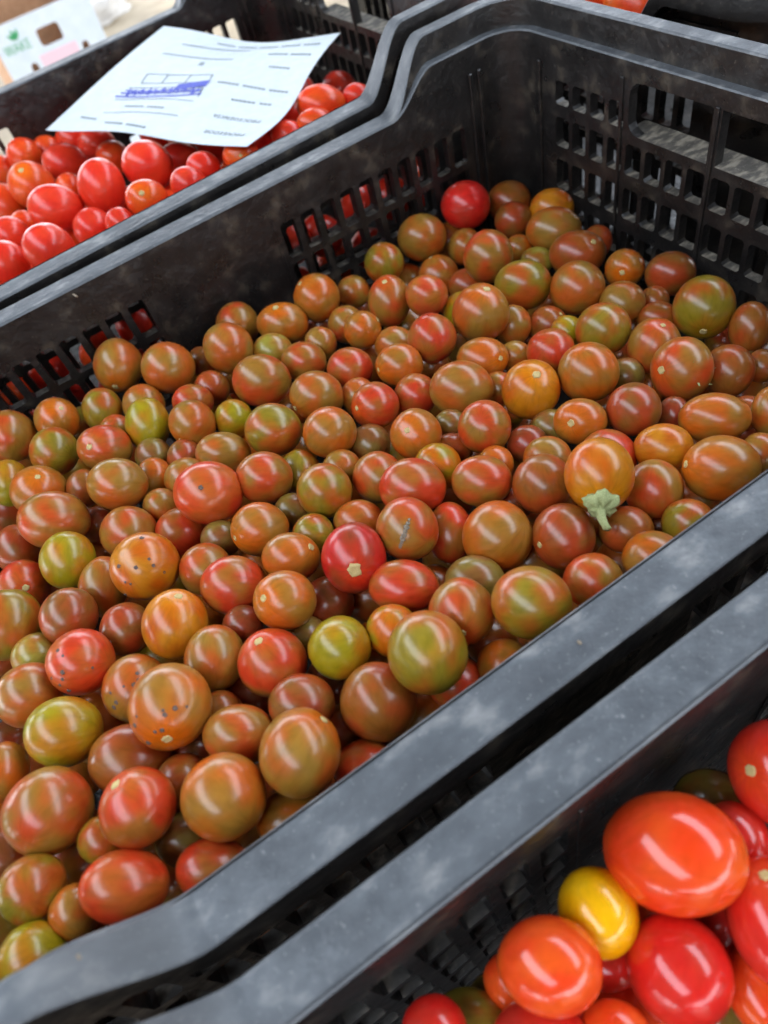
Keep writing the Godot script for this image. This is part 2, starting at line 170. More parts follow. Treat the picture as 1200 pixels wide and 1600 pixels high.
	[290.3, -32.2, -247.7, 12.6, 1.29, 0.55, -0.18, -0.82, -0.69, -0.11, 0.72, "R", 0, "", "reddish tomato just lower right of the deep red tomato with tan star scar"],
	[306.1, -29.5, -232.5, 10.7, 1.04, -0.71, 0.07, 0.71, 0.32, -0.83, 0.45, "lo", 0, "", "orange and green tomato just upper left of the pale olive tomato near rim"],
	[319.6, -23.8, -257.3, 13.0, 1.05, 0.78, -0.20, 0.59, 0.77, 0.40, 0.50, "r", 1, "", "red and olive tomato just upper right of the pale olive tomato near rim"],
	[305.2, -36.1, -272.9, 11.6, 1.15, 0.60, -0.09, -0.80, -0.72, -0.19, 0.67, "k", 0, "", "dull olive tomato just left of the mottled olive and red tomato by rim"],
	[301.0, -25.6, -211.4, 12.4, 1.01, -0.62, -0.69, -0.38, -0.44, -0.44, 0.79, "L", 0, "", "yellow green tomato beside a dark gap"],
	[330.3, -13.3, -235.5, 14.7, 1.05, 0.70, -0.43, 0.56, -0.89, 0.14, -0.44, "g", 0, "", "big pale olive tomato next to the near rim"],
	[328.6, -26.7, -211.8, 14.4, 1.05, -0.34, 0.92, -0.19, -0.92, -0.21, -0.33, "d", 0, "", "dark brown tomato just lower right of the yellow green tomato beside dark gap"],
	[336.4, -16.6, -277.8, 14.1, 1.07, 0.62, -0.03, -0.78, -0.72, -0.26, 0.64, "g", 0, "", "large mottled olive and red tomato by the rim"],
	[310.8, -37.3, -315.7, 13.6, 1.07, 0.62, -0.57, 0.54, -0.08, 0.33, 0.94, "dr", 1, "", "dark reddish tomato just lower left of the orange tomato with green stem stub"],
	[335.6, -35.8, -309.3, 11.5, 1.05, 0.66, 0.04, -0.75, -0.90, -0.05, -0.44, "r", 0, "", "red and olive tomato just right of the mottled olive and red tomato by rim"],
	[343.4, -37.2, -283.8, 9.8, 1.00, 0.94, -0.27, 0.21, 0.52, -0.58, -0.63, "o", 0, "", "orange brown tomato just lower right of the mottled olive and red tomato by rim"],
	[343.8, -32.4, -258.5, 10.2, 1.08, 0.60, -0.05, -0.80, -0.69, -0.25, 0.68, "o", 0, "", "orange brown tomato just below the mottled olive and red tomato by rim"],
	[328.3, -43.0, -263.1, 10.2, 1.06, 0.60, -0.07, -0.80, -0.57, -0.53, 0.63, "d", 0, "", "dark brown tomato just lower left of the mottled olive and red tomato by rim"],
	[336.9, -35.9, -240.4, 10.6, 1.05, 0.57, -0.11, -0.81, -0.67, -0.46, 0.58, "R", 0, "", "reddish tomato just lower right of the pale olive tomato near rim"],
	[237.3, -24.2, -120.2, 13.7, 1.00, 0.70, 0.22, 0.68, -0.65, -0.07, 0.76, "S", 0, "pits", "red tomato covered in grey specks"],
	[209.8, -36.9, -99.4, 10.7, 1.01, -0.61, -0.23, 0.76, -0.44, -0.04, 0.90, "l", 0, "", "pale green tomato peeping out just left of the red tomato covered in grey specks"],
	[233.5, -28.9, -94.8, 13.4, 1.04, 0.00, -0.55, 0.83, -0.76, 0.14, 0.63, "b", 0, "", "olive brown tomato just upper left of the yellow green oval tomato"],
	[264.6, -22.0, -105.9, 13.8, 1.07, 0.33, -0.55, -0.77, -0.50, 0.26, 0.82, "L", 0, "", "large yellow green oval tomato"],
	[259.9, -30.0, -134.5, 13.4, 1.05, 0.73, -0.39, 0.56, 0.30, -0.41, 0.86, "b", 0, "pits", "olive brown tomato just upper left of the orange tomato with cream scar below"],
	[287.4, -14.3, -147.3, 15.4, 1.05, 0.74, -0.37, 0.57, 0.91, 0.27, 0.31, "o", 1, "pits", "large orange tomato with a cream scar below"],
	[288.5, -28.2, -123.1, 14.1, 1.14, 0.39, -0.49, -0.78, -0.54, 0.19, 0.82, "d", 0, "", "dark brown tomato just lower left of the orange tomato with cream scar below"],
	[261.9, -26.0, -78.1, 10.4, 1.16, 0.77, -0.29, 0.57, -0.91, 0.03, -0.41, "o", 0, "", "orange brown tomato just upper left of the biggest tomato low beside photo edge"],
	[271.2, -27.5, -167.8, 12.8, 1.11, 0.71, -0.43, 0.56, -0.86, 0.13, -0.50, "b", 0, "", "olive brown tomato just lower right of the ochre tomato with bright yellow top scar"],
	[288.0, -27.7, -186.5, 13.7, 1.02, 0.69, -0.18, -0.70, -0.28, 0.96, -0.02, "R", 1, "", "round orange red tomato with a cream scar above"],
	[278.1, -41.5, -203.1, 9.3, 1.07, 0.48, -0.29, -0.83, -0.63, 0.00, 0.78, "k", 0, "", "dull olive tomato peeping out just left of the yellow green tomato beside dark gap"],
	[284.4, -45.4, -171.0, 11.0, 1.09, 0.45, -0.36, -0.82, -0.59, 0.06, 0.80, "K", 0, "", "maroon tomato just lower left of the round orange red tomato with cream scar above"],
	[311.8, -25.7, -188.0, 11.6, 1.14, 0.48, -0.30, -0.82, 0.30, -0.57, -0.76, "dr", 0, "", "dark reddish tomato just above the tall brown oval tomato near rim"],
	[309.0, -22.9, -163.2, 11.8, 1.20, 0.45, -0.37, -0.81, -0.58, 0.07, 0.81, "r", 0, "", "red and olive tomato just left of the tall brown oval tomato near rim"],
	[332.5, -15.3, -179.5, 14.4, 1.06, 0.76, -0.32, 0.57, -0.14, 0.36, -0.92, "b", 1, "", "tall brown oval tomato near the rim"],
	[290.6, -32.7, -159.7, 8.5, 1.02, -0.99, -0.09, -0.05, -0.47, -0.02, 0.88, "d", 0, "", "dark brown tomato peeping out just right of the orange tomato with cream scar below"],
	[323.3, -42.6, -194.5, 11.1, 1.00, 0.30, -0.49, 0.82, -0.42, -0.42, 0.80, "dr", 0, "", "dark reddish tomato peeping out just upper right of the tall brown oval tomato near rim"],
	[294.5, -42.0, -142.1, 10.1, 1.07, 0.42, -0.42, -0.80, 0.24, -0.68, -0.69, "K", 0, "", "maroon tomato peeping out just upper left of the orange brown tomato above bent rim"],
	[292.9, -18.8, -93.6, 15.3, 1.03, -0.63, -0.43, 0.65, -0.66, -0.59, -0.47, "r", 0, "", "biggest tomato low beside the photo edge"],
	[315.5, -12.9, -124.4, 12.9, 1.04, 0.78, -0.25, 0.57, -0.46, 0.89, 0.07, "R", 1, "", "reddish tomato second left of the orange brown tomato above bent rim"],
	[329.4, -15.6, -150.6, 14.3, 1.02, -0.58, 0.33, 0.74, -0.96, -0.07, 0.25, "o", 0, "", "big orange brown tomato above the bent rim"],
	[312.3, -23.8, -106.3, 8.5, 1.04, 0.83, -0.11, -0.55, 0.41, -0.67, 0.62, "g", 0, "", "green tinged olive tomato just lower right of the biggest tomato low beside photo edge"],
	[334.3, -17.4, -110.3, 12.3, 1.26, 0.43, -0.49, -0.76, -0.54, 0.18, 0.82, "S", 0, "", "scarlet tomato second lower right of the biggest tomato low beside photo edge"],
	[314.9, -18.6, -81.7, 10.9, 1.04, -0.55, -0.73, -0.41, -0.56, -0.81, 0.21, "g", 0, "", "green tinged olive tomato just below the biggest tomato low beside photo edge"],
	[293.6, -27.7, -71.8, 9.6, 1.01, 0.44, -0.88, -0.17, 0.68, -0.71, 0.19, "K", 0, "", "maroon tomato just lower left of the biggest tomato low beside photo edge"],
	[334.5, -19.6, -76.0, 10.2, 1.02, -0.66, -0.43, -0.61, -0.19, -0.41, 0.89, "L", 0, "", "yellow green tomato third below the biggest tomato low beside photo edge"],
	[329.2, -22.1, -91.4, 8.5, 1.01, -0.98, -0.08, 0.21, -1.00, -0.06, 0.03, "o", 0, "", "orange brown tomato second below the biggest tomato low beside photo edge"],
	[343.2, -27.5, -135.1, 10.9, 1.26, 0.47, -0.39, -0.79, -0.56, 0.07, 0.82, "R", 0, "", "reddish tomato just below the orange brown tomato above bent rim"],
	[325.6, -33.8, -129.0, 10.0, 1.15, 0.44, -0.43, -0.79, 0.28, -0.69, -0.66, "k", 0, "", "dull olive tomato peeping out just lower left of the orange brown tomato above bent rim"],
	[342.9, -34.7, -164.2, 11.2, 1.26, 0.49, -0.31, -0.81, -0.59, -0.02, 0.81, "o", 0, "", "orange brown tomato just below the tall brown oval tomato near rim"],
	[308.4, -29.6, -136.9, 10.4, 1.02, 0.57, 0.82, 0.06, -0.07, -0.63, 0.77, "d", 0, "", "dark brown tomato peeping out just left of the orange brown tomato above bent rim"],
	[343.1, -35.6, -195.0, 10.9, 1.15, 0.52, -0.22, -0.82, 0.37, -0.52, -0.77, "R", 0, "", "reddish tomato just right of the tall brown oval tomato near rim"],
	[274.4, -52.3, -317.4, 8.5, 1.01, -0.05, -0.86, -0.50, -0.02, -0.74, 0.67, "K", 0, "", "maroon tomato peeping out third left of the orange tomato with green stem stub"],
	[74.0, -93.2, -435.3, 12.9, 1.12, 0.61, -0.14, -0.78, 0.35, -0.32, -0.88, "d", 0, "", "dark brown tomato just upper left of the olive brown tomato with pale scar on top"],
	[142.0, -78.2, -383.4, 10.6, 1.10, 0.61, -0.13, -0.78, 0.36, -0.34, -0.87, "k", 0, "", "dull olive tomato just lower left of the olive brown tomato with pale scar on top"],
	[141.8, -77.4, -358.9, 10.5, 1.10, 0.58, -0.16, -0.80, 0.32, -0.36, -0.87, "d", 0, "", "dark brown tomato peeping out just upper left of the broad oval tan orange tomato"],
	[34.2, -89.2, -333.4, 12.0, 1.11, 0.47, -0.25, -0.85, -0.70, 0.05, 0.72, "K", 0, "", "maroon tomato peeping out just below the orange tomato against solid wall panel"],
	[302.6, -55.5, -341.7, 9.2, 1.09, 0.68, 0.03, -0.73, 0.50, -0.24, -0.83, "d", 0, "", "dark brown tomato peeping out just below the orange tomato with green stem stub"],
]
const MAIN_UNDER := [
	[272, -92, -477, 16.5], [335, -45, -78, 16.5], [295, -49, -84, 16.5], [126, -75, -236, 14.5], [240, -56, -146, 16.5], [289, -77, -422, 16.5], [250, -54, -110, 16.5], [180, -61, -74, 16.5], [269, -69, -280, 12.5], [264, -52, -59, 16.5], [304, -77, -344, 14.5], [250, -103, -525, 16.5], [298, -56, -223, 16.5], [267, -60, -239, 14.5], [224, -112, -526, 12.5], [251, -71, -88, 12.5], [333, -47, -52, 12.5], [57, -74, -97, 16.5], [167, -68, -214, 16.5], [236, -70, -71, 12.5], [324, -48, -114, 12.5], [332, -53, -224, 14.5], [196, -84, -373, 12.5], [169, -87, -394, 16.5], [311, -69, -391, 16.5], [233, -63, -228, 14.5], [185, -65, -140, 14.5], [200, -70, -267, 14.5], [72, -99, -383, 16.5], [299, -82, -448, 12.5], [284, -61, -263, 12.5], [18, -103, -325, 12.5], [22, -107, -415, 16.5], [22, -86, -236, 14.5], [59, -74, -136, 16.5], [216, -73, -63, 12.5], [298, -63, -309, 16.5], [319, -66, -365, 12.5], [335, -46, -144, 12.5], [224, -59, -173, 12.5], [308, -47, -56, 14.5], [287, -70, -202, 12.5], [218, -62, -205, 14.5], [281, -69, -346, 12.5], [199, -94, -458, 16.5], [269, -84, -333, 12.5], [248, -72, -335, 12.5], [234, -70, -305, 14.5], [193, -68, -198, 14.5], [94, -91, -340, 16.5], [319, -56, -158, 12.5], [142, -76, -259, 14.5], [202, -94, -278, 12.5], [69, -77, -178, 12.5], [116, -105, -472, 16.5], [331, -57, -180, 12.5], [167, -79, -310, 16.5], [35, -87, -258, 12.5], [60, -85, -237, 12.5], [102, -82, -275, 16.5], [326, -62, -336, 12.5], [197, -105, -382, 12.5], [169, -82, -337, 12.5], [219, -57, -125, 14.5], [21, -78, -158, 16.5], [44, -117, -436, 12.5], [181, -102, -487, 16.5], [259, -88, -453, 12.5], [26, -110, -256, 12.5], [331, -59, -304, 14.5], [189, -66, -166, 12.5], [325, -71, -207, 12.5], [146, -68, -135, 12.5], [330, -60, -277, 12.5], [234, -85, -414, 12.5], [236, -88, -446, 12.5], [126, -94, -380, 12.5], [148, -96, -429, 12.5], [148, -64, -108, 14.5], [17, -78, -113, 16.5], [218, -75, -335, 16.5], [105, -69, -145, 14.5], [192, -75, -301, 12.5], [17, -107, -372, 14.5], [338, -87, -97, 14.5], [338, -113, -98, 14.5], [338, -82, -137, 14.5], [338, -112, -132, 14.5], [338, -89, -166, 14.5], [333, -119, -169, 14.5], [338, -112, -199, 14.5], [338, -88, -236, 14.5], [338, -118, -233, 14.5], [338, -81, -268, 14.5], [338, -115, -271, 14.5], [338, -87, -305, 14.5], [338, -112, -300, 14.5], [338, -86, -332, 14.5], [338, -112, -332, 14.5], [338, -89, -371, 14.5], [338, -114, -369, 14.5], [338, -83, -398, 14.5], [338, -118, -401, 14.5], [338, -89, -435, 14.5], [333, -114, -431, 14.5], [338, -87, -472, 14.5], [338, -118, -469, 14.5], [338, -89, -506, 14.5], [338, -118, -501, 14.5],
]
const NEIGHBOUR_TOMATOES := [
	[-373.0, -45.0, -232.6, 16.4, 1.04, 0.21, 0.47, -0.86, -0.75, 0.41, -0.51, "Q", 0, "", "orange red tomato just above the plump red tomato with an orange stem end"],
	[-386.1, -53.5, -256.2, 14.1, 1.06, 0.18, -0.35, -0.92, -0.98, -0.08, -0.20, "Q", 0, "", "orange red tomato second above the plump red tomato with an orange stem end"],
	[-385.2, -53.5, -206.8, 14.8, 1.06, 0.28, -0.87, 0.40, -0.58, 0.72, -0.38, "Q", 0, "", "orange red tomato just upper left of the plump red tomato with an orange stem end"],
	[-286.6, -41.0, -221.4, 20.1, 1.03, -0.36, 0.87, 0.34, 0.42, 0.91, 0.08, "Q", 1, "", "plump red tomato with an orange stem end"],
	[-320.0, -48.7, -260.0, 19.1, 1.18, 0.19, -0.35, -0.92, -0.49, 0.22, 0.84, "E", 0, "", "bright red tomato just upper right of the plump red tomato with an orange stem end"],
	[-182.1, -27.5, -265.3, 19.9, 1.16, 0.30, -0.87, 0.40, -0.03, -0.94, 0.35, "E", 0, "", "tall red tomato with two pale streaks"],
	[-185.6, -27.9, -225.1, 19.6, 1.17, 0.18, -0.37, -0.91, -0.48, 0.23, 0.85, "E", 0, "", "bright red tomato just lower right of the plump red tomato with an orange stem end"],
	[-296.5, -52.9, -299.9, 15.1, 1.04, 0.24, -0.33, -0.91, -0.52, 0.07, -0.85, "Q", 0, "", "orange red tomato just above the tall red tomato with two pale streaks"],
	[-180.7, -27.4, -306.6, 19.8, 1.08, 0.28, -0.32, -0.91, -0.04, -0.42, -0.91, "E", 0, "", "big round red tomato at the sheet edge"],
	[-120.8, -25.3, -284.7, 15.1, 1.10, 0.28, -0.33, -0.90, 0.67, 0.71, 0.20, "Q", 1, "", "orange red tomato just below the round red tomato at sheet edge"],
	[-304.6, -54.6, -192.6, 18.5, 1.13, 0.31, -0.86, 0.41, -0.01, -0.92, 0.39, "Q", 0, "", "orange red tomato just lower left of the plump red tomato with an orange stem end"],
	[-190.8, -34.0, -183.2, 15.6, 1.02, 0.64, 0.73, -0.24, -0.53, -0.36, 0.77, "E", 0, "", "bright red tomato just left of the red tomato pressed against rim"],
	[-108.1, -19.9, -202.7, 17.9, 1.04, 0.15, 0.92, 0.37, -0.29, -0.76, 0.58, "E", 0, "", "red tomato pressed against the rim"],
	[-131.4, -26.8, -170.9, 16.6, 1.07, 0.37, -0.82, 0.44, 0.05, -0.90, 0.43, "E", 0, "", "bright red tomato second left of the red tomato pressed against rim"],
	[-146.0, -38.2, -240.8, 16.0, 1.02, 0.28, 0.50, 0.82, -0.46, -0.87, -0.17, "E", 0, "", "bright red tomato just below the tall red tomato with two pale streaks"],
	[-118.2, -31.6, -258.4, 11.9, 1.03, 0.73, -0.60, -0.31, -0.18, -0.77, -0.61, "E", 0, "", "bright red tomato just lower right of the tall red tomato with two pale streaks"],
	[-112.7, -25.0, -317.7, 12.9, 1.14, 0.32, -0.30, -0.90, -0.60, 0.16, 0.78, "E", 0, "", "bright red tomato just lower right of the round red tomato at sheet edge"],
	[-129.5, -26.5, -337.3, 12.3, 1.16, 0.34, -0.29, -0.89, 0.02, -0.40, -0.91, "E", 0, "", "bright red tomato second right of the round red tomato at sheet edge"],
	[-114.9, -25.2, -365.4, 12.9, 1.22, 0.38, -0.27, -0.88, 0.86, 0.42, 0.28, "Q", 1, "", "orange red tomato fourth right of the round red tomato at sheet edge"],
	[-212.9, -49.5, -339.7, 17.4, 1.14, 0.32, -0.30, -0.90, 0.00, -0.41, -0.91, "E", 0, "", "bright red tomato peeping out just right of the round red tomato at sheet edge"],
	[-138.5, -31.0, -400.7, 15.0, 1.05, 0.41, -0.26, -0.87, -0.07, -0.17, -0.98, "E", 0, "", "bright red tomato second lower left of the orange red tomato showing past sheet corner"],
	[-188.5, -42.8, -443.2, 14.8, 1.14, 0.43, -0.24, -0.87, -0.70, 0.11, 0.71, "E", 0, "", "bright red tomato just left of the orange red tomato showing past sheet corner"],
	[-127.6, -23.1, -447.9, 16.8, 1.35, 0.47, -0.23, -0.85, -0.72, 0.10, 0.68, "Q", 0, "", "orange red tomato showing past the sheet corner"],
	[-118.6, -25.5, -476.8, 10.2, 1.27, 0.50, -0.21, -0.84, 0.20, -0.32, -0.93, "E", 0, "", "bright red tomato just right of the orange red tomato showing past sheet corner"],
	[-105.6, -25.6, -429.9, 13.4, 1.31, 0.46, -0.23, -0.86, -0.72, 0.09, 0.69, "Q", 0, "", "orange red tomato just below the orange red tomato showing past sheet corner"],
	[-114.3, -26.7, -407.6, 12.1, 1.22, 0.43, -0.25, -0.87, -0.69, 0.11, 0.71, "E", 0, "", "bright red tomato just lower left of the orange red tomato showing past sheet corner"],
	[-383.1, -54.8, -285.6, 17.1, 1.20, 0.21, -0.33, -0.92, -0.51, 0.21, 0.84, "E", 0, "", "bright red tomato just upper left of the tall red tomato with two pale streaks"],
	[-354.7, -57.6, -299.6, 16.6, 1.21, 0.23, -0.33, -0.92, -0.09, -0.42, -0.90, "E", 0, "", "bright red tomato second above the tall red tomato with two pale streaks"],
	[-269.5, -50.4, -248.8, 12.8, 1.04, 0.56, 0.80, -0.21, -0.57, 0.54, -0.62, "Q", 0, "", "orange red tomato peeping out just left of the tall red tomato with two pale streaks"],
	[-227.6, -46.3, -196.8, 13.0, 1.03, 0.78, 0.23, -0.59, -0.31, -0.80, 0.51, "Q", 0, "", "orange red tomato peeping out just upper left of the red tomato pressed against rim"],
	[-212.0, -49.0, -377.3, 17.0, 1.24, 0.36, -0.28, -0.89, -0.63, 0.14, 0.76, "E", 0, "", "bright red tomato peeping out third right of the round red tomato at sheet edge"],
]
const NEIGHBOUR_UNDER := [
	[-87, -48, -158, 16.5], [-71, -48, -336, 16.5], [-324, -72, -378, 16.5], [-85, -48, -404, 16.5], [-134, -55, -402, 12.5], [-226, -73, -375, 12.5], [-71, -48, -513, 16.5], [-99, -49, -219, 16.5], [-69, -48, -307, 14.5], [-106, -50, -360, 16.5], [-110, -50, -249, 12.5], [-300, -70, -441, 16.5], [-77, -48, -272, 16.5], [-221, -67, -320, 12.5], [-369, -77, -427, 16.5], [-68, -48, -188, 16.5], [-143, -53, -481, 16.5], [-339, -74, -405, 16.5], [-154, -55, -159, 16.5], [-120, -51, -454, 14.5], [-81, -48, -431, 12.5], [-140, -56, -507, 12.5], [-200, -59, -224, 16.5], [-76, -48, -485, 14.5], [-348, -75, -468, 16.5], [-268, -66, -453, 16.5], [-147, -54, -305, 16.5], [-130, -53, -349, 12.5], [-124, -68, -240, 14.5], [-126, -52, -269, 14.5], [-351, -75, -356, 16.5], [-92, -57, -293, 12.5], [-267, -66, -412, 16.5], [-233, -63, -517, 16.5], [-103, -64, -392, 12.5], [-275, -67, -493, 16.5], [-90, -59, -451, 14.5], [-110, -50, -511, 16.5], [-145, -54, -382, 12.5], [-136, -79, -259, 12.5], [-149, -54, -185, 12.5], [-357, -78, -494, 12.5], [-377, -78, -458, 16.5], [-143, -56, -424, 12.5], [-99, -65, -140, 12.5], [-124, -52, -326, 12.5], [-115, -55, -292, 12.5], [-145, -66, -445, 12.5], [-210, -60, -278, 16.5], [-155, -64, -237, 12.5], [-163, -65, -202, 14.5], [-373, -77, -519, 16.5], [-151, -70, -396, 12.5], [-160, -55, -340, 16.5], [-116, -60, -203, 12.5], [-276, -72, -253, 12.5], [-162, -56, -367, 12.5], [-98, -59, -479, 12.5], [-67, -48, -362, 12.5], [-314, -71, -491, 16.5], [-67, -52, -87, 17.0], [-67, -83, -89, 17.0], [-67, -116, -87, 17.0], [-67, -52, -121, 17.0], [-67, -83, -124, 17.0], [-67, -120, -128, 17.0], [-67, -81, -156, 17.0], [-70, -116, -156, 17.0], [-67, -88, -194, 17.0], [-67, -120, -192, 17.0], [-67, -53, -224, 17.0], [-70, -84, -228, 17.0], [-67, -115, -224, 17.0], [-67, -82, -261, 17.0], [-67, -119, -257, 17.0], [-67, -81, -297, 17.0], [-67, -115, -294, 17.0], [-70, -83, -327, 17.0], [-67, -116, -330, 17.0], [-67, -82, -365, 17.0], [-67, -122, -360, 17.0], [-67, -89, -393, 17.0], [-70, -120, -400, 17.0], [-67, -81, -432, 17.0], [-67, -121, -432, 17.0], [-67, -89, -462, 17.0], [-67, -85, -500, 17.0], [-67, -115, -502, 17.0],
]
const NEAR_TOMATOES := [
	[423.9, -32.6, -259.9, 19.0, 1.18, 0.60, 0.14, -0.79, 0.54, -0.18, -0.82, "Q", 0, "", "big glossy orange red plum tomato"],
	[422.3, -40.2, -231.1, 12.5, 1.05, 0.82, -0.14, 0.56, 0.68, -0.72, 0.13, "Y", 0, "", "glossy yellow tomato among the red ones"],
	[446.3, -46.0, -240.6, 15.2, 1.00, -0.71, -0.67, -0.20, -0.13, -0.63, 0.77, "F", 0, "", "dark red tomato below the big orange one"],
	[452.7, -40.1, -271.0, 14.6, 1.33, 0.82, -0.13, 0.56, -0.58, 0.78, -0.23, "F", 1, "", "full red tomato just upper right of the dark red tomato below orange one"],
	[424.9, -42.0, -306.9, 16.0, 1.10, 0.77, -0.29, 0.57, -0.30, 0.66, 0.69, "F", 1, "", "red tomato at the photo edge with a tan scar"],
	[430.9, -49.5, -282.1, 11.5, 1.08, 0.79, -0.22, 0.57, -0.77, -0.11, -0.63, "F", 0, "", "full red tomato just right of the glossy orange red plum tomato"],
	[416.2, -62.8, -290.1, 11.2, 1.18, 0.62, 0.18, -0.76, -0.61, -0.49, 0.62, "k", 0, "", "dull olive tomato peeping out just upper right of the glossy orange red plum tomato"],
	[425.6, -28.9, -209.3, 13.6, 1.16, 0.56, -0.01, -0.83, -0.55, -0.32, 0.77, "Q", 0, "", "orange red tomato just lower left of the glossy yellow tomato among red ones"],
	[420.5, -53.4, -197.7, 8.7, 1.06, 0.55, -0.05, -0.83, -0.55, -0.28, 0.79, "Q", 0, "", "orange red tomato peeping out second lower left of the glossy yellow tomato among red ones"],
	[418.5, -39.5, -171.4, 9.1, 1.12, 0.54, -0.14, -0.83, 0.48, -0.46, -0.75, "F", 0, "", "full red tomato sixth lower left of the glossy yellow tomato among red ones"],
	[420.8, -54.2, -180.6, 9.5, 1.35, 0.54, -0.10, -0.83, -0.54, -0.23, 0.81, "l", 0, "", "pale green tomato fifth lower left of the glossy yellow tomato among red ones"],
	[438.4, -44.3, -194.4, 13.2, 1.22, 0.54, -0.03, -0.84, 0.50, -0.36, -0.79, "F", 0, "", "full red tomato fourth lower left of the glossy yellow tomato among red ones"],
	[447.4, -46.0, -214.8, 8.8, 1.25, 0.55, 0.06, -0.84, -0.51, -0.38, 0.77, "Q", 0, "", "orange red tomato just lower left of the dark red tomato below orange one"],
	[462.4, -54.5, -256.4, 9.6, 1.35, 0.83, -0.06, 0.55, -0.76, -0.26, -0.59, "Q", 0, "", "orange red tomato just right of the dark red tomato below orange one"],
	[420.7, -68.2, -190.9, 8.7, 1.30, 0.55, -0.07, -0.83, 0.49, -0.39, -0.78, "k", 0, "", "dull olive tomato peeping out third lower left of the glossy yellow tomato among red ones"],
	[433.3, -54.6, -225.2, 8.5, 1.27, 0.56, 0.06, -0.83, 0.52, -0.28, -0.81, "F", 0, "", "full red tomato peeping out just below the glossy yellow tomato among red ones"],
]
const NEAR_UNDER := [
	[446, -72, -265, 16.5], [449, -72, -228, 16.5], [439, -90, -211, 12.5], [464, -84, -247, 12.5], [428, -81, -248, 12.5], [537, -58, -274, 17.0], [486, -84, -316, 17.4], [450, -79, -353, 16.7], [539, -87, -234, 17.8], [526, -82, -369, 15.5], [517, -71, -130, 17.8], [458, -66, -128, 17.3], [492, -68, -175, 16.8], [533, -62, -307, 17.2], [552, -90, -171, 15.0], [450, -80, -320, 15.8], [519, -80, -188, 17.0], [556, -58, -368, 16.4], [554, -63, -184, 16.9], [549, -85, -347, 16.2], [484, -84, -382, 16.9], [455, -71, -185, 16.6], [483, -53, -274, 16.4], [492, -55, -375, 16.0], [425, -57, -367, 15.9], [477, -91, -195, 15.0],
]

# ---------------------------------------------------------------- helpers

func numbered(called: String) -> String:
	var n: int = names.get(called, 0)
	names[called] = n + 1
	return called if n == 0 else "%s_%03d" % [called, n]


func tag(o: Node, label: String, category: String, group := "") -> void:
	o.set_meta("label", label)
	o.set_meta("category", category)
	if group:
		o.set_meta("group", group)


func structure(o: Node) -> void:
	o.set_meta("kind", "structure")


func put(mesh: Mesh, called: String, material: Material, parent: Node = self) -> MeshInstance3D:
	var o := MeshInstance3D.new()
	o.name = numbered(called) if parent == self else called
	o.mesh = mesh
	o.material_override = material
	o.cast_shadow = GeometryInstance3D.SHADOW_CASTING_SETTING_ON
	parent.add_child(o, true)
	return o


func base(called: String, at := Vector3.ZERO) -> Node3D:
	var o := Node3D.new()
	o.name = numbered(called)
	add_child(o)
	o.position = at
	return o


func begin() -> SurfaceTool:
	var st := SurfaceTool.new()
	st.begin(Mesh.PRIMITIVE_TRIANGLES)
	st.set_smooth_group(-1)
	return st


func quad(st: SurfaceTool, a: Vector3, b: Vector3, c: Vector3, d: Vector3) -> void:
	for p in [a, b, c, a, c, d]:
		st.add_vertex(p)


func done(st: SurfaceTool) -> ArrayMesh:
	st.generate_normals()
	return st.commit()


# a box between two corners whose edges are cut at 45 degrees
func add_box(st: SurfaceTool, lo: Vector3, hi: Vector3, e := 0.0) -> void:
	var c := (lo + hi) / 2.0
	var h := (hi - lo) / 2.0
	e = minf(e, 0.45 * minf(h.x, minf(h.y, h.z)))
	var axes := [Vector3.RIGHT, Vector3.UP, Vector3.BACK]
	for k in 3:
		var u: Vector3 = axes[(k + 1) % 3]
		var v: Vector3 = axes[(k + 2) % 3]
		var w: Vector3 = axes[k]
		var hu := h.dot(u)
		var hv := h.dot(v)
		var hw := h.dot(w)
		for s in [1.0, -1.0]:
			var f := [c + w * hw * s + u * (hu - e) + v * (hv - e), c + w * hw * s - u * (hu - e) + v * (hv - e), c + w * hw * s - u * (hu - e) - v * (hv - e), c + w * hw * s + u * (hu - e) - v * (hv - e)]
			if s > 0.0:
				quad(st, f[3], f[2], f[1], f[0])
			else:
				quad(st, f[0], f[1], f[2], f[3])
			if e > 0.0:
				for t in [1.0, -1.0]:
					var p: Vector3 = c + w * (hw - e) * s + v * hv * t
					var q: Vector3 = c + w * hw * s + v * (hv - e) * t
					var g := [q + u * (hu - e), p + u * (hu - e), p - u * (hu - e), q - u * (hu - e)]
					if s * t > 0.0:
						quad(st, g[0], g[1], g[2], g[3])
					else:
						quad(st, g[3], g[2], g[1], g[0])
	if e > 0.0:
		for i in 8:
			var s := Vector3(1.0 if i & 1 else -1.0, 1.0 if i & 2 else -1.0, 1.0 if i & 4 else -1.0)
			var p := [c + Vector3(h.x, h.y - e, h.z - e) * s, c + Vector3(h.x - e, h.y, h.z - e) * s, c + Vector3(h.x - e, h.y - e, h.z) * s]
			if s.x * s.y * s.z > 0.0:
				p.reverse()
			for q in p:
				st.add_vertex(q)


func box(lo: Vector3, hi: Vector3, e := 0.0) -> ArrayMesh:
	var st := begin()
	add_box(st, lo, hi, e)
	return done(st)


func srgb(r: int, g: int, b: int) -> Color:
	return Color(r / 255.0, g / 255.0, b / 255.0)


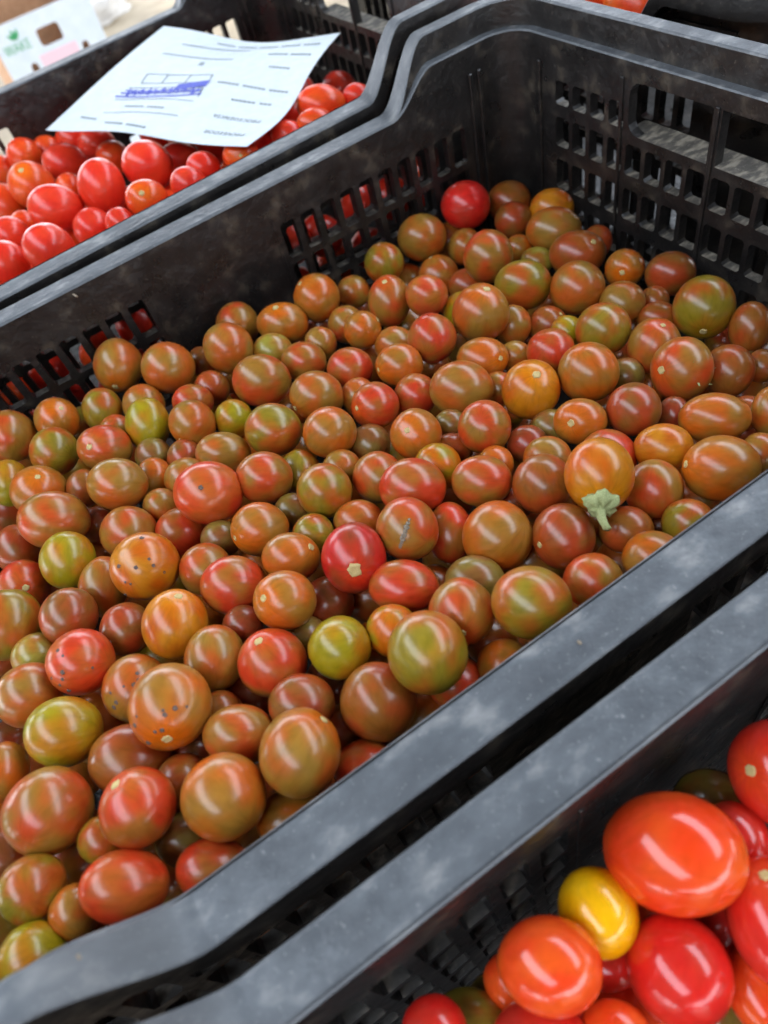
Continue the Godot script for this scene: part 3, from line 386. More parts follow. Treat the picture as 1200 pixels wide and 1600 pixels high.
func noise_texture(seed_: int, frequency: float, stops: Array, size := 512, octaves := 4, type := FastNoiseLite.TYPE_SIMPLEX_SMOOTH, fractal := FastNoiseLite.FRACTAL_FBM, normal := false, strength := 4.0) -> NoiseTexture2D:
	var n := FastNoiseLite.new()
	n.noise_type = type
	n.seed = seed_
	n.frequency = frequency
	n.fractal_type = fractal
	n.fractal_octaves = octaves
	var t := NoiseTexture2D.new()
	t.width = size
	t.height = size
	t.seamless = true
	t.normalize = true
	t.noise = n
	if normal:
		t.as_normal_map = true
		t.bump_strength = strength
	elif stops:
		var g := Gradient.new()
		g.offsets = PackedFloat32Array(stops.map(func(s): return s[0]))
		g.colors = PackedColorArray(stops.map(func(s): return s[1]))
		t.color_ramp = g
	return t


# ---------------------------------------------------------------- materials

func plastic(called: String, dark: Color, mid: Color, dust: Color, rough: float, seed_: int, spread: float, stretch := Vector3.ONE) -> StandardMaterial3D:
	var m := StandardMaterial3D.new()
	m.resource_name = called
	m.albedo_texture = noise_texture(seed_, 0.012, [[0.0, dark], [0.42, dark.lerp(mid, 0.5)], [spread, mid], [minf(spread + 0.22, 0.97), dust], [1.0, dust.lightened(0.12)]], 1024, 6)
	m.roughness = 1.0
	m.roughness_texture = noise_texture(seed_ + 5, 0.02, [[0.0, Color(rough - 0.1, rough - 0.1, rough - 0.1)], [1.0, Color(rough + 0.16, rough + 0.16, rough + 0.16)]], 512, 5)
	m.normal_enabled = true
	m.normal_texture = noise_texture(seed_ + 9, 0.03, [], 1024, 5, FastNoiseLite.TYPE_SIMPLEX_SMOOTH, FastNoiseLite.FRACTAL_FBM, true, 3.0)
	m.normal_scale = 0.5
	m.detail_enabled = true
	m.detail_blend_mode = BaseMaterial3D.BLEND_MODE_MIX
	var clear := Color(dust.r, dust.g, dust.b, 0.0)
	m.detail_albedo = noise_texture(seed_ + 13, 0.045, [[0.0, clear], [0.7, clear], [0.8, Color(dust, 0.3)], [0.93, Color(dust.lightened(0.15), 0.55)], [1.0, Color(dust.lightened(0.3), 0.75)]], 1024, 3)
	m.detail_uv_layer = BaseMaterial3D.DETAIL_UV_2
	m.uv1_triplanar = true
	m.uv1_world_triplanar = true
	m.uv1_scale = stretch * 3.1
	m.uv2_triplanar = true
	m.uv2_world_triplanar = true
	m.uv2_scale = Vector3(7, 7, 7)
	return m


func skin(called: String, rough: float, coat: float, coat_rough: float, streaks: float) -> StandardMaterial3D:
	var m := StandardMaterial3D.new()
	m.resource_name = called
	m.vertex_color_use_as_albedo = true
	var w := Color.WHITE
	m.albedo_texture = noise_texture(31, 0.02, [[0.0, w.lerp(Color(0.82, 0.86, 0.72), streaks)], [0.35, w.lerp(Color(0.94, 0.94, 0.88), streaks)], [0.55, w], [0.8, w], [1.0, w.lerp(Color(1.0, 0.92, 0.86), streaks)]], 512, 5)
	m.uv1_scale = Vector3(2, 0.35, 1)
	m.roughness = rough
	m.metallic_specular = 0.4
	m.clearcoat_enabled = coat > 0.0
	m.clearcoat = coat
	m.clearcoat_roughness = coat_rough
	m.normal_enabled = true
	m.normal_texture = noise_texture(37, 0.03, [], 512, 4, FastNoiseLite.TYPE_SIMPLEX_SMOOTH, FastNoiseLite.FRACTAL_FBM, true, 2.0)
	m.normal_scale = 0.12
	return m


func plain(called: String, c: Color, rough := 0.8) -> StandardMaterial3D:
	var m := StandardMaterial3D.new()
	m.resource_name = called
	m.albedo_color = c
	m.roughness = rough
	return m


func grained(called: String, a: Color, b: Color, rough: float, seed_: int, frequency: float, scale_: Vector3) -> StandardMaterial3D:
	var m := plain(called, Color.WHITE, rough)
	m.albedo_texture = noise_texture(seed_, frequency, [[0.0, a], [1.0, b]], 512, 5)
	m.normal_enabled = true
	m.normal_texture = noise_texture(seed_ + 1, frequency * 2.0, [], 512, 5, FastNoiseLite.TYPE_SIMPLEX_SMOOTH, FastNoiseLite.FRACTAL_FBM, true, 3.0)
	m.normal_scale = 0.4
	m.uv1_triplanar = true
	m.uv1_world_triplanar = true
	m.uv1_scale = scale_
	return m


func make_materials() -> void:
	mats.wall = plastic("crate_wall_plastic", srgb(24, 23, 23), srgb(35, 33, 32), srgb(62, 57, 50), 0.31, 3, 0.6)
	mats.rim = plastic("scuffed_lit_rim_plastic", srgb(72, 76, 81), srgb(90, 95, 100), srgb(124, 126, 127), 0.45, 4, 0.64, Vector3(1.6, 1.2, 1.0))  # scuffed top faces, coloured lighter for the sky light they catch
	mats.dusty = plastic("dusty_plastic", srgb(58, 55, 50), srgb(82, 77, 69), srgb(122, 115, 102), 0.75, 6, 0.5, Vector3(4, 2, 1.5))
	mats.grimy = plastic("grimy_plastic", srgb(42, 40, 37), srgb(56, 53, 48), srgb(92, 86, 76), 0.6, 7, 0.56, Vector3(3, 2, 2))
	mats.skin = skin("ripening_skin", 0.3, 0.5, 0.2, 0.6)
	mats.red_skin = skin("red_skin", 0.3, 0.3, 0.2, 0.3)
	mats.gloss_skin = skin("glossy_skin", 0.2, 0.5, 0.1, 0.25)
	mats.scar = grained("cork", srgb(176, 148, 90), srgb(222, 206, 150), 0.8, 51, 0.05, Vector3(80, 80, 80))
	mats.pit = grained("dark_cork", srgb(74, 58, 52), srgb(120, 100, 90), 0.8, 53, 0.05, Vector3(90, 90, 90))
	mats.cork = grained("grey_cork", srgb(88, 76, 64), srgb(178, 166, 146), 0.85, 73, 0.06, Vector3(120, 120, 120))
	mats.stem = grained("green_stem", srgb(128, 142, 84), srgb(196, 200, 150), 0.7, 55, 0.04, Vector3(60, 60, 60))
	mats.paper = grained("paper", srgb(206, 217, 224), srgb(216, 226, 232), 0.75, 57, 0.02, Vector3(6, 6, 6))
	mats.ink = plain("grey_ink", srgb(92, 106, 112), 0.7)
	mats.blue = plain("blue_ink", srgb(70, 84, 190), 0.6)
	mats.card = grained("brown_cardboard", srgb(176, 134, 100), srgb(198, 156, 120), 0.85, 59, 0.03, Vector3(3, 3, 3))
	mats.white_card = grained("white_cardboard", srgb(196, 206, 214), srgb(208, 216, 222), 0.7, 61, 0.02, Vector3(2, 2, 2))
	mats.green_print = plain("green_print", srgb(70, 160, 104), 0.7)
	mats.pink_print = plain("pink_print", srgb(222, 188, 198), 0.7)
	mats.ground = grained("beige_ground", srgb(138, 124, 102), srgb(166, 152, 128), 0.9, 63, 0.015, Vector3(0.8, 0.8, 0.8))
	mats.wood = grained("table_wood", srgb(86, 70, 54), srgb(124, 104, 82), 0.8, 65, 0.02, Vector3(1.2, 6, 14))
	mats.sack = grained("pale_sack", srgb(186, 182, 176), srgb(214, 211, 206), 0.85, 67, 0.03, Vector3(5, 5, 5))
	var cloth := grained("awning_cloth", srgb(88, 84, 77), srgb(102, 97, 89), 0.9, 69, 0.02, Vector3(2, 2, 2))
	cloth.backlight_enabled = true
	cloth.backlight = Color(0.06, 0.058, 0.052)
	mats.cloth = cloth
	mats.metal = plain("grey_steel", srgb(120, 122, 124), 0.45)
	mats.metal.metallic = 0.8


# ---------------------------------------------------------------- crates

func raised(z: float) -> float:
	var t := clampf((absf(z) - 0.1535) / 0.037, 0.0, 1.0)
	return RAISE * t * t * (3.0 - 2.0 * t)


# the inner outline of a crate seen from above: [place, outward direction, rim height], counted round once
func outline() -> Array:
	var a := []
	var zs := [-0.2343, -0.21, -0.1905]
	for k in 11:
		zs.append(-0.1905 + 0.0037 * (k + 1) * 0.909)
	zs.append_array([-0.1535, -0.1, -0.05, 0.0])
	var all := zs.duplicate()
	for k in range(zs.size() - 2, -1, -1):
		all.append(-zs[k])
	for z in all:
		a.append([Vector2(CRATE_HALF_X, z), Vector2(1, 0), raised(z)])
	corner(a, Vector2(CRATE_HALF_X - CORNER, CRATE_HALF_Z - CORNER), 0.0)
	for k in 9:
		a.append([Vector2(lerpf(CRATE_HALF_X - CORNER, CORNER - CRATE_HALF_X, k / 8.0), CRATE_HALF_Z), Vector2(0, 1), RAISE])
	corner(a, Vector2(CORNER - CRATE_HALF_X, CRATE_HALF_Z - CORNER), PI / 2)
	for k in range(all.size() - 1, -1, -1):
		a.append([Vector2(-CRATE_HALF_X, all[k]), Vector2(-1, 0), raised(all[k])])
	corner(a, Vector2(CORNER - CRATE_HALF_X, CORNER - CRATE_HALF_Z), PI)
	for k in 9:
		a.append([Vector2(lerpf(CORNER - CRATE_HALF_X, CRATE_HALF_X - CORNER, k / 8.0), -CRATE_HALF_Z), Vector2(0, -1), RAISE])
	corner(a, Vector2(CRATE_HALF_X - CORNER, CORNER - CRATE_HALF_Z), PI * 1.5)
	return a


func corner(a: Array, c: Vector2, from: float) -> void:
	for k in range(1, 8):
		var d := Vector2.from_angle(from + PI / 2 * k / 8.0)
		a.append([c + d * CORNER, d, RAISE])


# sweep a closed profile round (part of) an outline; profile(h) gives points (outward, up)
func sweep(path: Array, profile: Callable, closed: bool, edges: Array = []) -> ArrayMesh:
	var st := SurfaceTool.new()
	st.begin(Mesh.PRIMITIVE_TRIANGLES)
	var rings := []
	for p in path:
		var ring := []
		for q: Vector2 in profile.call(p[2]):
			var at: Vector2 = p[0] + p[1] * q.x
			ring.append(Vector3(at.x, CRATE_DEEP + q.y, at.y))
		rings.append(ring)
	var m: int = rings[0].size()
	var last: int = rings.size() if closed else rings.size() - 1
	for j in m:
		if edges and not j in edges:
			continue
		st.set_smooth_group(j)
		for i in last:
			var r: Array = rings[i]
			var s: Array = rings[(i + 1) % rings.size()]
			quad(st, r[j], r[(j + 1) % m], s[(j + 1) % m], s[j])
	st.generate_normals()
	return st.commit()


func rim_profile(h: float) -> Array:
	var yl := h * 0.577
	var sb := 0.0055 * h / RAISE
	return [Vector2(0, yl - 0.010), Vector2(0, yl - 0.0008), Vector2(0.0008, yl), Vector2(sb + 0.0009, yl + 0.0001), Vector2(sb + 0.001, h - 0.0012), Vector2(sb + 0.0013, h - 0.0004), Vector2(sb + 0.0021, h), Vector2(0.0164, h), Vector2(0.0175, h - 0.0004), Vector2(0.018, h - 0.0013), Vector2(0.018, h - 0.0155), Vector2(0.0155, h - 0.0155), Vector2(0.0155, h - 0.0035), Vector2(sb + 0.0045, h - 0.0035), Vector2(sb + 0.0045, yl - 0.004), Vector2(0.0042, yl - 0.0045), Vector2(0.0042, yl - 0.010)]


# a wall with openings. place(u, v, n) turns (along, up, outward) into a point; holes are Rect2, cut is how much is cut off their corners
func pierced(place: Callable, us: Array, vs: Array, holes: Array, top: Callable, thick: float, flip: bool, cut := 0.0016) -> Array:
	var st := begin()
	var sill := begin()
	for r: Rect2 in holes:
		us.append_array([r.position.x, r.end.x])
		vs.append_array([r.position.y, r.end.y])
	us = unique(us)
	vs = unique(vs)
	var nu := us.size() - 1
	var nv := vs.size() - 1
	var open := {}
	for r: Rect2 in holes:
		for i in nu:
			for j in nv:
				if r.has_point(Vector2((us[i] + us[i + 1]) / 2, (vs[j] + vs[j + 1]) / 2)):
					open[Vector2i(i, j)] = true
	var at := func(i: int, j: int, n: float) -> Vector3:
		var v: float = top.call(us[i]) if j == nv else vs[j]
		return place.call(us[i], v, n)
	for i in nu:
		for j in nv:
			if open.has(Vector2i(i, j)):
				continue
			face(st, at.call(i, j, 0.0), at.call(i, j + 1, 0.0), at.call(i + 1, j + 1, 0.0), at.call(i + 1, j, 0.0), flip)
			face(st, at.call(i, j, thick), at.call(i + 1, j, thick), at.call(i + 1, j + 1, thick), at.call(i, j + 1, thick), flip)
			var sides := [[Vector2i(i - 1, j), i, j, i, j + 1], [Vector2i(i, j + 1), i, j + 1, i + 1, j + 1], [Vector2i(i + 1, j), i + 1, j + 1, i + 1, j], [Vector2i(i, j - 1), i + 1, j, i, j]]
			for s in sides:
				var k: Vector2i = s[0]
				if open.has(k) or k.x < 0 or k.y < 0 or k.x >= nu or k.y >= nv:
					face(sill if k.y == j + 1 and open.has(k) else st, at.call(s[1], s[2], 0.0), at.call(s[1], s[2], thick), at.call(s[3], s[4], thick), at.call(s[3], s[4], 0.0), flip)
	for r: Rect2 in holes:
		var c := cut if r.size.x < 0.03 else 0.009
		for sx in [0, 1]:
			for sy in [0, 1]:
				if r.size.x > 0.03 and absf(r.position.x + r.size.x * sx) < 0.01:
					continue
				var p := r.position + r.size * Vector2(sx, sy)
				var du: float = c * (1.0 - 2.0 * sx)
				var dv: float = c * (1.0 - 2.0 * sy)
				var steps := 1 if c < 0.005 else 4
				for k in steps:
					var a0 := PI / 2 * k / steps
					var a1 := PI / 2 * (k + 1) / steps
					var q0 := p + Vector2(du * (1.0 - sin(a0)), dv * (1.0 - cos(a0)))
					var q1 := p + Vector2(du * (1.0 - sin(a1)), dv * (1.0 - cos(a1)))
					if steps == 1:
						q0 = p + Vector2(du, 0)
						q1 = p + Vector2(0, dv)
					var way: bool = flip != (sx != sy)
					tri(st, place.call(p.x, p.y, 0.0), place.call(q1.x, q1.y, 0.0), place.call(q0.x, q0.y, 0.0), way)
					tri(st, place.call(p.x, p.y, thick), place.call(q0.x, q0.y, thick), place.call(q1.x, q1.y, thick), way)
					face(st, place.call(q0.x, q0.y, 0.0), place.call(q1.x, q1.y, 0.0), place.call(q1.x, q1.y, thick), place.call(q0.x, q0.y, thick), way)
	return [done(st), done(sill)]


func unique(a: Array) -> Array:
	a.sort()
	var b := []
	for x in a:
		if b.is_empty() or x - b[-1] > 0.0002:
			b.append(x)
	return b


func face(st: SurfaceTool, a: Vector3, b: Vector3, c: Vector3, d: Vector3, flip: bool) -> void:
	if flip:
		quad(st, d, c, b, a)
	else:
		quad(st, a, b, c, d)


func tri(st: SurfaceTool, a: Vector3, b: Vector3, c: Vector3, flip: bool) -> void:
	for p in ([c, b, a] if flip else [a, b, c]):
		st.add_vertex(p)


func make_crate(called: String, label: String) -> Node3D:
	var crate := base(called)
	tag(crate, label, "crate", "black plastic crates")
	var ring := outline()
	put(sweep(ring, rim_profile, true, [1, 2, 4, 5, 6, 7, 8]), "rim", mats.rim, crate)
	put(sweep(ring, rim_profile, true, [0, 3, 9, 10, 11, 12, 13, 14, 15, 16]), "rim_skirt", mats.wall, crate)  # upright faces take the dark wall colour, standing in for their weaker light
	# long walls: two fields of slots with a plain panel between
	var long_holes := []
	for k in 10:
		for row in [[-0.053, -0.027], [-0.0785, -0.058], [-0.104, -0.084], [-0.13, -0.11], [-0.156, -0.136], [-0.182, -0.162]]:
			for s in [-1.0, 1.0]:
				var c: float = s * (0.0583 + 0.0162 * k)
				long_holes.append(Rect2(c - 0.0058, row[0], 0.0116, row[1] - row[0]))
	var step_us := [-0.2343, 0.2343]
	for p in ring:
		if absf(p[1].x) > 0.99 and p[0].x > 0:
			step_us.append(p[0].y)
	var top := func(u: float) -> float: return raised(u) * 0.577 - 0.010
	for s in [1.0, -1.0]:
		var place := func(u: float, v: float, n: float) -> Vector3: return Vector3(s * (CRATE_HALF_X + n), CRATE_DEEP + v, u)
		var wall := pierced(place, step_us.duplicate(), [-0.195, -0.010], long_holes, top, 0.006, s > 0)
		var wall_part := put(wall[0], "long_wall", mats.wall, crate)
		put(wall[1], "slot_sills", mats.grimy, wall_part).set_meta("kind", "stuff")
		# shallow moulded ribs on the inside and stiffening ribs outside
		for u in [-0.048, 0.048, -0.226, 0.226, -0.2185, 0.2185]:
			var w := 0.0008 if absf(u) < 0.1 else 0.0014
			var x0: float = s * CRATE_HALF_X
			var x1: float = s * (CRATE_HALF_X - (0.0006 if absf(u) < 0.1 else 0.0024))
			var y1: float = -0.014 if absf(u) < 0.1 else 0.006
			put(box(Vector3(minf(x0, x1), CRATE_DEEP - 0.19, u - w), Vector3(maxf(x0, x1), CRATE_DEEP + y1, u + w), 0.0006), "wall_rib", mats.wall, crate)
		for k in 9:
			var u := -0.128 + 0.032 * k
			var xa: float = s * (CRATE_HALF_X + 0.006)
			var xb: float = s * (CRATE_HALF_X + 0.0152)
			put(box(Vector3(minf(xa, xb), CRATE_DEEP - 0.022, u - 0.001), Vector3(maxf(xa, xb), CRATE_DEEP - 0.0042, u + 0.001), 0.0003), "gusset", mats.wall, crate)
	# end walls: slots and a hand hole on either side of a middle bar
	var end_holes := []
	for s in [-1.0, 1.0]:
		end_holes.append(Rect2(0.003 if s > 0 else -0.0655, -0.0203, 0.0625, 0.0318))
		for k in 8:
			var c: float = s * (0.126 - 0.0167 * k)
			if k < 4:
				end_holes.append(Rect2(c - 0.0064, -0.018, 0.0128, 0.0152))
			for row in [[-0.0466, -0.0264], [-0.078, -0.0562], [-0.108, -0.088], [-0.138, -0.118], [-0.168, -0.148]]:
				end_holes.append(Rect2(c - 0.0066, row[0], 0.0132, row[1] - row[0]))
	var flat_top := func(_u: float) -> float: return RAISE * 0.577 - 0.010
	for s in [1.0, -1.0]:
		var place := func(u: float, v: float, n: float) -> Vector3: return Vector3(u, CRATE_DEEP + v, s * (CRATE_HALF_Z + n))
		var wall := pierced(place, [CORNER - CRATE_HALF_X, CRATE_HALF_X - CORNER], [-0.195, 0.0125], end_holes, flat_top, 0.0066, s < 0)
		var wall_part := put(wall[0], "end_wall", mats.wall, crate)
		put(wall[1], "slot_sills", mats.dusty, wall_part).set_meta("kind", "stuff")
		var z0: float = s * (CRATE_HALF_Z + 0.0066)
		var z1: float = s * (CRATE_HALF_Z + 0.0205)
		put(box(Vector3(-0.07, CRATE_DEEP - 0.0245, minf(z0, z1)), Vector3(0.07, CRATE_DEEP - 0.0207, maxf(z0, z1)), 0.0006), "hand_ledge", mats.dusty, crate)
		for u in [-0.1475, 0.1475, -0.0715, 0.0715, 0.0]:
			var za: float = s * CRATE_HALF_Z
			var zb: float = s * (CRATE_HALF_Z - (0.0022 if absf(u) > 0.1 else 0.0012))
			put(box(Vector3(u - 0.0013, CRATE_DEEP - (0.19 if absf(u) > 0.1 else 0.085), minf(za, zb)), Vector3(u + 0.0013, CRATE_DEEP + (0.007 if absf(u) > 0.1 else 0.0125), maxf(za, zb)), 0.0006), "wall_rib", mats.wall, crate)
	# rounded corners, closed from rim to floor
	var wall_profile := func(_h: float) -> Array: return [Vector2(0, -0.195), Vector2(0, RAISE * 0.577 - 0.010), Vector2(0.0042, RAISE * 0.577 - 0.010), Vector2(0.0042, -0.195)]
	for q in 4:
		var arc := []
		var c := Vector2((CRATE_HALF_X - CORNER) * (1 if q in [0, 3] else -1), (CRATE_HALF_Z - CORNER) * (1 if q < 2 else -1))
		for k in 9:
			var d := Vector2.from_angle(PI / 2 * q + PI / 2 * k / 8.0)
			arc.append([c + d * CORNER, d, RAISE])
		put(sweep(arc, wall_profile, false), "corner_post", mats.wall, crate)
	put(box(Vector3(-CRATE_HALF_X - 0.003, 0.0, -CRATE_HALF_Z - 0.003), Vector3(CRATE_HALF_X + 0.003, 0.0055, CRATE_HALF_Z + 0.003), 0.001), "floor_panel", mats.wall, crate)
	return crate


func place_crate(proto: Node3D, at: Vector3, turn: Vector3, label: String) -> Node3D:
	var c: Node3D = proto.duplicate()
	c.name = numbered("plastic_crate")
	add_child(c)
	c.position = at
	c.rotation_degrees = turn
	c.set_meta("label", label)
	return c


# ---------------------------------------------------------------- tomatoes

func make_kinds() -> void:
	var k := func(a: Color, b: Color, stem: Color, share: float) -> Array: return [a.srgb_to_linear(), b.srgb_to_linear(), stem.srgb_to_linear(), share]
	kinds = {
		"b": k.call(srgb(150, 111, 44), srgb(181, 86, 29), srgb(200, 98, 16), 0.4),
		"g": k.call(srgb(137, 118, 34), srgb(177, 82, 29), srgb(146, 123, 27), 0.36),
		"l": k.call(srgb(150, 139, 53), srgb(166, 104, 38), srgb(157, 114, 31), 0.3),
		"L": k.call(srgb(154, 138, 23), srgb(177, 113, 25), srgb(143, 138, 27), 0.36),
		"lo": k.call(srgb(194, 97, 19), srgb(144, 132, 29), srgb(200, 88, 18), 0.42),
		"o": k.call(srgb(190, 91, 25), srgb(155, 107, 40), srgb(207, 102, 12), 0.48),
		"y": k.call(srgb(190, 120, 25), srgb(189, 88, 21), srgb(216, 129, 5), 0.34),
		"r": k.call(srgb(190, 70, 31), srgb(150, 107, 40), srgb(198, 72, 23), 0.56),
		"R": k.call(srgb(194, 59, 31), srgb(161, 97, 38), srgb(205, 70, 21), 0.38),
		"p": k.call(srgb(201, 68, 42), srgb(177, 104, 38), srgb(196, 75, 31), 0.36),
		"S": k.call(srgb(203, 61, 32), srgb(183, 91, 36), srgb(207, 77, 23), 0.36),
		"C": k.call(srgb(190, 34, 29), srgb(137, 64, 36), srgb(207, 52, 23), 0.36),
		"F": k.call(srgb(214, 38, 32), srgb(200, 54, 40), srgb(220, 72, 30), 0.3),
		"E": k.call(srgb(224, 50, 34), srgb(226, 66, 40), srgb(232, 104, 30), 0.3),
		"d": k.call(srgb(139, 86, 34), srgb(165, 70, 29), srgb(174, 82, 32), 0.42),
		"dr": k.call(srgb(165, 64, 31), srgb(133, 86, 36), srgb(174, 75, 32), 0.42),
		"k": k.call(srgb(126, 106, 46), srgb(137, 82, 42), srgb(131, 98, 40), 0.4),
		"K": k.call(srgb(150, 56, 32), srgb(126, 73, 36), srgb(150, 64, 38), 0.4),
		"Q": k.call(srgb(228, 64, 28), srgb(230, 86, 30), srgb(236, 118, 26), 0.4),
		"Y": k.call(srgb(240, 170, 12), srgb(242, 182, 24), srgb(230, 166, 24), 0.4),
	}


func frame_of(axis: Vector3) -> Basis:
	var side := axis.cross(Vector3(0.31, 0.52, 0.8)).normalized()
	return Basis(side, axis, side.cross(axis))


# a fruit of radius r, drawn out to q times along the direction `along`, its stem end towards `axis`
func fruit(r: float, q: float, along: Vector3, axis: Vector3, kind: String, seed_: float, rows: int, columns: int) -> ArrayMesh:
	var verts := PackedVector3Array()
	var uvs := PackedVector2Array()
	var cols := PackedColorArray()
	var index := PackedInt32Array()
	var f := frame_of(axis.normalized())
	var look: Array = kinds[kind]
	along = along.normalized()
	var long := pow(q, 0.62)
	var short := pow(q, -0.38)
	var lobes := 2.0 + floorf(fposmod(seed_ * 7.31, 3.0))
	var lobed := 0.006 + 0.012 * fposmod(seed_ * 3.17, 1.0)
	var ripe: float = look[3]
	for i in rows + 1:
		var th := PI * i / rows
		for j in columns + 1:
			var ph := TAU * j / columns
			var d := Vector3(sin(th) * cos(ph), cos(th), sin(th) * sin(ph))
			var w := f * d
			var size := 1.0 + lobed * cos(lobes * ph + seed_) * sin(th) + 0.012 * noise.get_noise_3d(w.x * 60.0 + seed_ * 40.0, w.y * 60.0, w.z * 60.0)
			size -= 0.055 * exp(-th * th / 0.055)
			size -= 0.02 * exp(-(PI - th) * (PI - th) / 0.03)
			var e := along * along.dot(w)
			var p := (e * long + (w - e) * short) * (r * size)
			verts.append(p)
			uvs.append(Vector2(float(j) / columns + seed_ * 0.37, float(i) / rows + seed_ * 0.11))
			var n := noise.get_noise_3d(w.x * 72.0 + seed_ * 53.0, w.y * 72.0 - seed_ * 31.0, w.z * 72.0) * 1.35
			n += 0.2 * fine.get_noise_3d(cos(ph) * 60.0 + seed_ * 91.0, th * 26.0, sin(ph) * 60.0)
			var t := smoothstep(-0.7, 0.7, n + (ripe - 0.5) * 0.9)
			var c: Color = look[0].lerp(look[1], t)
			var near_stem := exp(-th * th / 0.32) * (0.75 + 0.5 * fine.get_noise_3d(cos(ph) * 90.0, seed_ * 70.0, sin(ph) * 90.0))
			c = c.lerp(look[2], clampf(near_stem, 0.0, 0.85))
			var v := 1.0 + 0.12 * fine.get_noise_3d(w.x * 210.0 + seed_ * 17.0, w.y * 210.0, w.z * 210.0)
			cols.append(Color(c.r * v, c.g * v, c.b * v))
	for i in rows:
		for j in columns:
			var a := i * (columns + 1) + j
			var b := a + columns + 1
			index.append_array([a, b, a + 1, a + 1, b, b + 1])
	var st := SurfaceTool.new()
	var arrays := []
	arrays.resize(Mesh.ARRAY_MAX)
	arrays[Mesh.ARRAY_VERTEX] = verts
	arrays[Mesh.ARRAY_TEX_UV] = uvs
	arrays[Mesh.ARRAY_COLOR] = cols
	arrays[Mesh.ARRAY_INDEX] = index
	# normals from the shape itself, the same on both sides of the seam
	var normals := PackedVector3Array()
	normals.resize(verts.size())
	for i in rows + 1:
		for j in columns + 1:
			var at := i * (columns + 1) + j
			if i == 0 or i == rows:
				normals[at] = (f.y if i == 0 else -f.y)
				continue
			var l := i * (columns + 1) + (j - 1 if j > 0 else columns - 1)
			var g := i * (columns + 1) + (j + 1 if j < columns else 1)
			var du := verts[g] - verts[l]
			var dv := verts[at + columns + 1] - verts[at - columns - 1]
			var nn := du.cross(dv).normalized()
			normals[at] = nn if nn.dot(verts[at]) > 0.0 else -nn
	arrays[Mesh.ARRAY_NORMAL] = normals
	var mesh := ArrayMesh.new()
	mesh.add_surface_from_arrays(Mesh.PRIMITIVE_TRIANGLES, arrays)
	return mesh


func surface_point(r: float, q: float, along: Vector3, dir: Vector3, size := 1.0) -> Vector3:
	along = along.normalized()
	var e := along * along.dot(dir)
	return (e * pow(q, 0.62) + (dir - e) * pow(q, -0.38)) * (r * size)


# a small uneven raised disc with a hollow middle: the scar the stalk leaves
func scar_mesh(r: float, ragged: float, seed_: int) -> ArrayMesh:
	var st := SurfaceTool.new()
	st.begin(Mesh.PRIMITIVE_TRIANGLES)
	st.set_smooth_group(1)
	var n := 14
	var prof := [[0.0, 0.16], [0.35, 0.19], [0.62, 0.26], [0.86, 0.16], [1.0, -0.35]]
	var g := RandomNumberGenerator.new()
	g.seed = seed_
	var wob := []
	for j in n:
		wob.append(1.0 + ragged * g.randf_range(-1.0, 1.0))
	for i in prof.size() - 1:
		for j in n:
			var k := (j + 1) % n
			var a := TAU * j / n
			var b := TAU * k / n
			var pa := Vector3(cos(a) * prof[i][0] * wob[j], prof[i][1], sin(a) * prof[i][0] * wob[j]) * r
			var pb := Vector3(cos(b) * prof[i][0] * wob[k], prof[i][1], sin(b) * prof[i][0] * wob[k]) * r
			var pc := Vector3(cos(b) * prof[i + 1][0] * wob[k], prof[i + 1][1], sin(b) * prof[i + 1][0] * wob[k]) * r
			var pd := Vector3(cos(a) * prof[i + 1][0] * wob[j], prof[i + 1][1], sin(a) * prof[i + 1][0] * wob[j]) * r
			quad(st, pa, pb, pc, pd)
	st.generate_normals()
	return st.commit()


# a knobbly dried calyx with a short bent stalk, standing along +y
func calyx_mesh() -> ArrayMesh:
	var st := SurfaceTool.new()
	st.begin(Mesh.PRIMITIVE_TRIANGLES)
	st.set_smooth_group(1)
	var n := 28
	var prof := [[0.0030, -0.0010], [0.0048, -0.0004], [0.0056, 0.0008], [0.0053, 0.0022], [0.0042, 0.0033], [0.0028, 0.0038], [0.0, 0.0040]]
	for i in prof.size() - 1:
		for j in n:
			var q := []
			for o in [[i, j], [i, j + 1], [i + 1, j + 1], [i + 1, j]]:
				var a: float = TAU * (o[1] % n) / n
				var k: int = o[0]
				var lump := 1.0 + 0.16 * cos(5.0 * a + 0.4 * k) + 0.10 * sin(9.0 * a + 1.7 * k) + 0.06 * sin(13.0 * a)
				q.append(Vector3(cos(a) * prof[k][0] * lump, prof[k][1] * (1.0 + 0.25 * sin(6.0 * a + k)), sin(a) * prof[k][0] * lump))
			quad(st, q[0], q[1], q[2], q[3])
	st.generate_normals()
	return st.commit()


func stalk_mesh() -> ArrayMesh:
	var st := SurfaceTool.new()
	st.begin(Mesh.PRIMITIVE_TRIANGLES)
	st.set_smooth_group(1)
	var n := 12
	var path := []
	var radii := []
	for k in 9:
		var t := k / 8.0
		path.append(Vector3(0.0045 * t * t, 0.003 + 0.0085 * t, 0.001 * sin(3.0 * t)))
		radii.append(0.0022 - 0.0009 * t + (0.0003 if k == 8 else 0.0))
	path.append(path[8] + Vector3(0.0001, 0.0002, 0))
	radii.append(0.0)
	for i in path.size() - 1:
		for j in n:
			var q := []
			for o in [[i, j], [i, j + 1], [i + 1, j + 1], [i + 1, j]]:
				var a: float = TAU * (o[1] % n) / n
				q.append(path[o[0]] + Vector3(cos(a), 0.0, sin(a)) * radii[o[0]] * (1.0 + 0.12 * cos(4.0 * a)))
			quad(st, q[0], q[1], q[2], q[3])
	st.generate_normals()
	return st.commit()


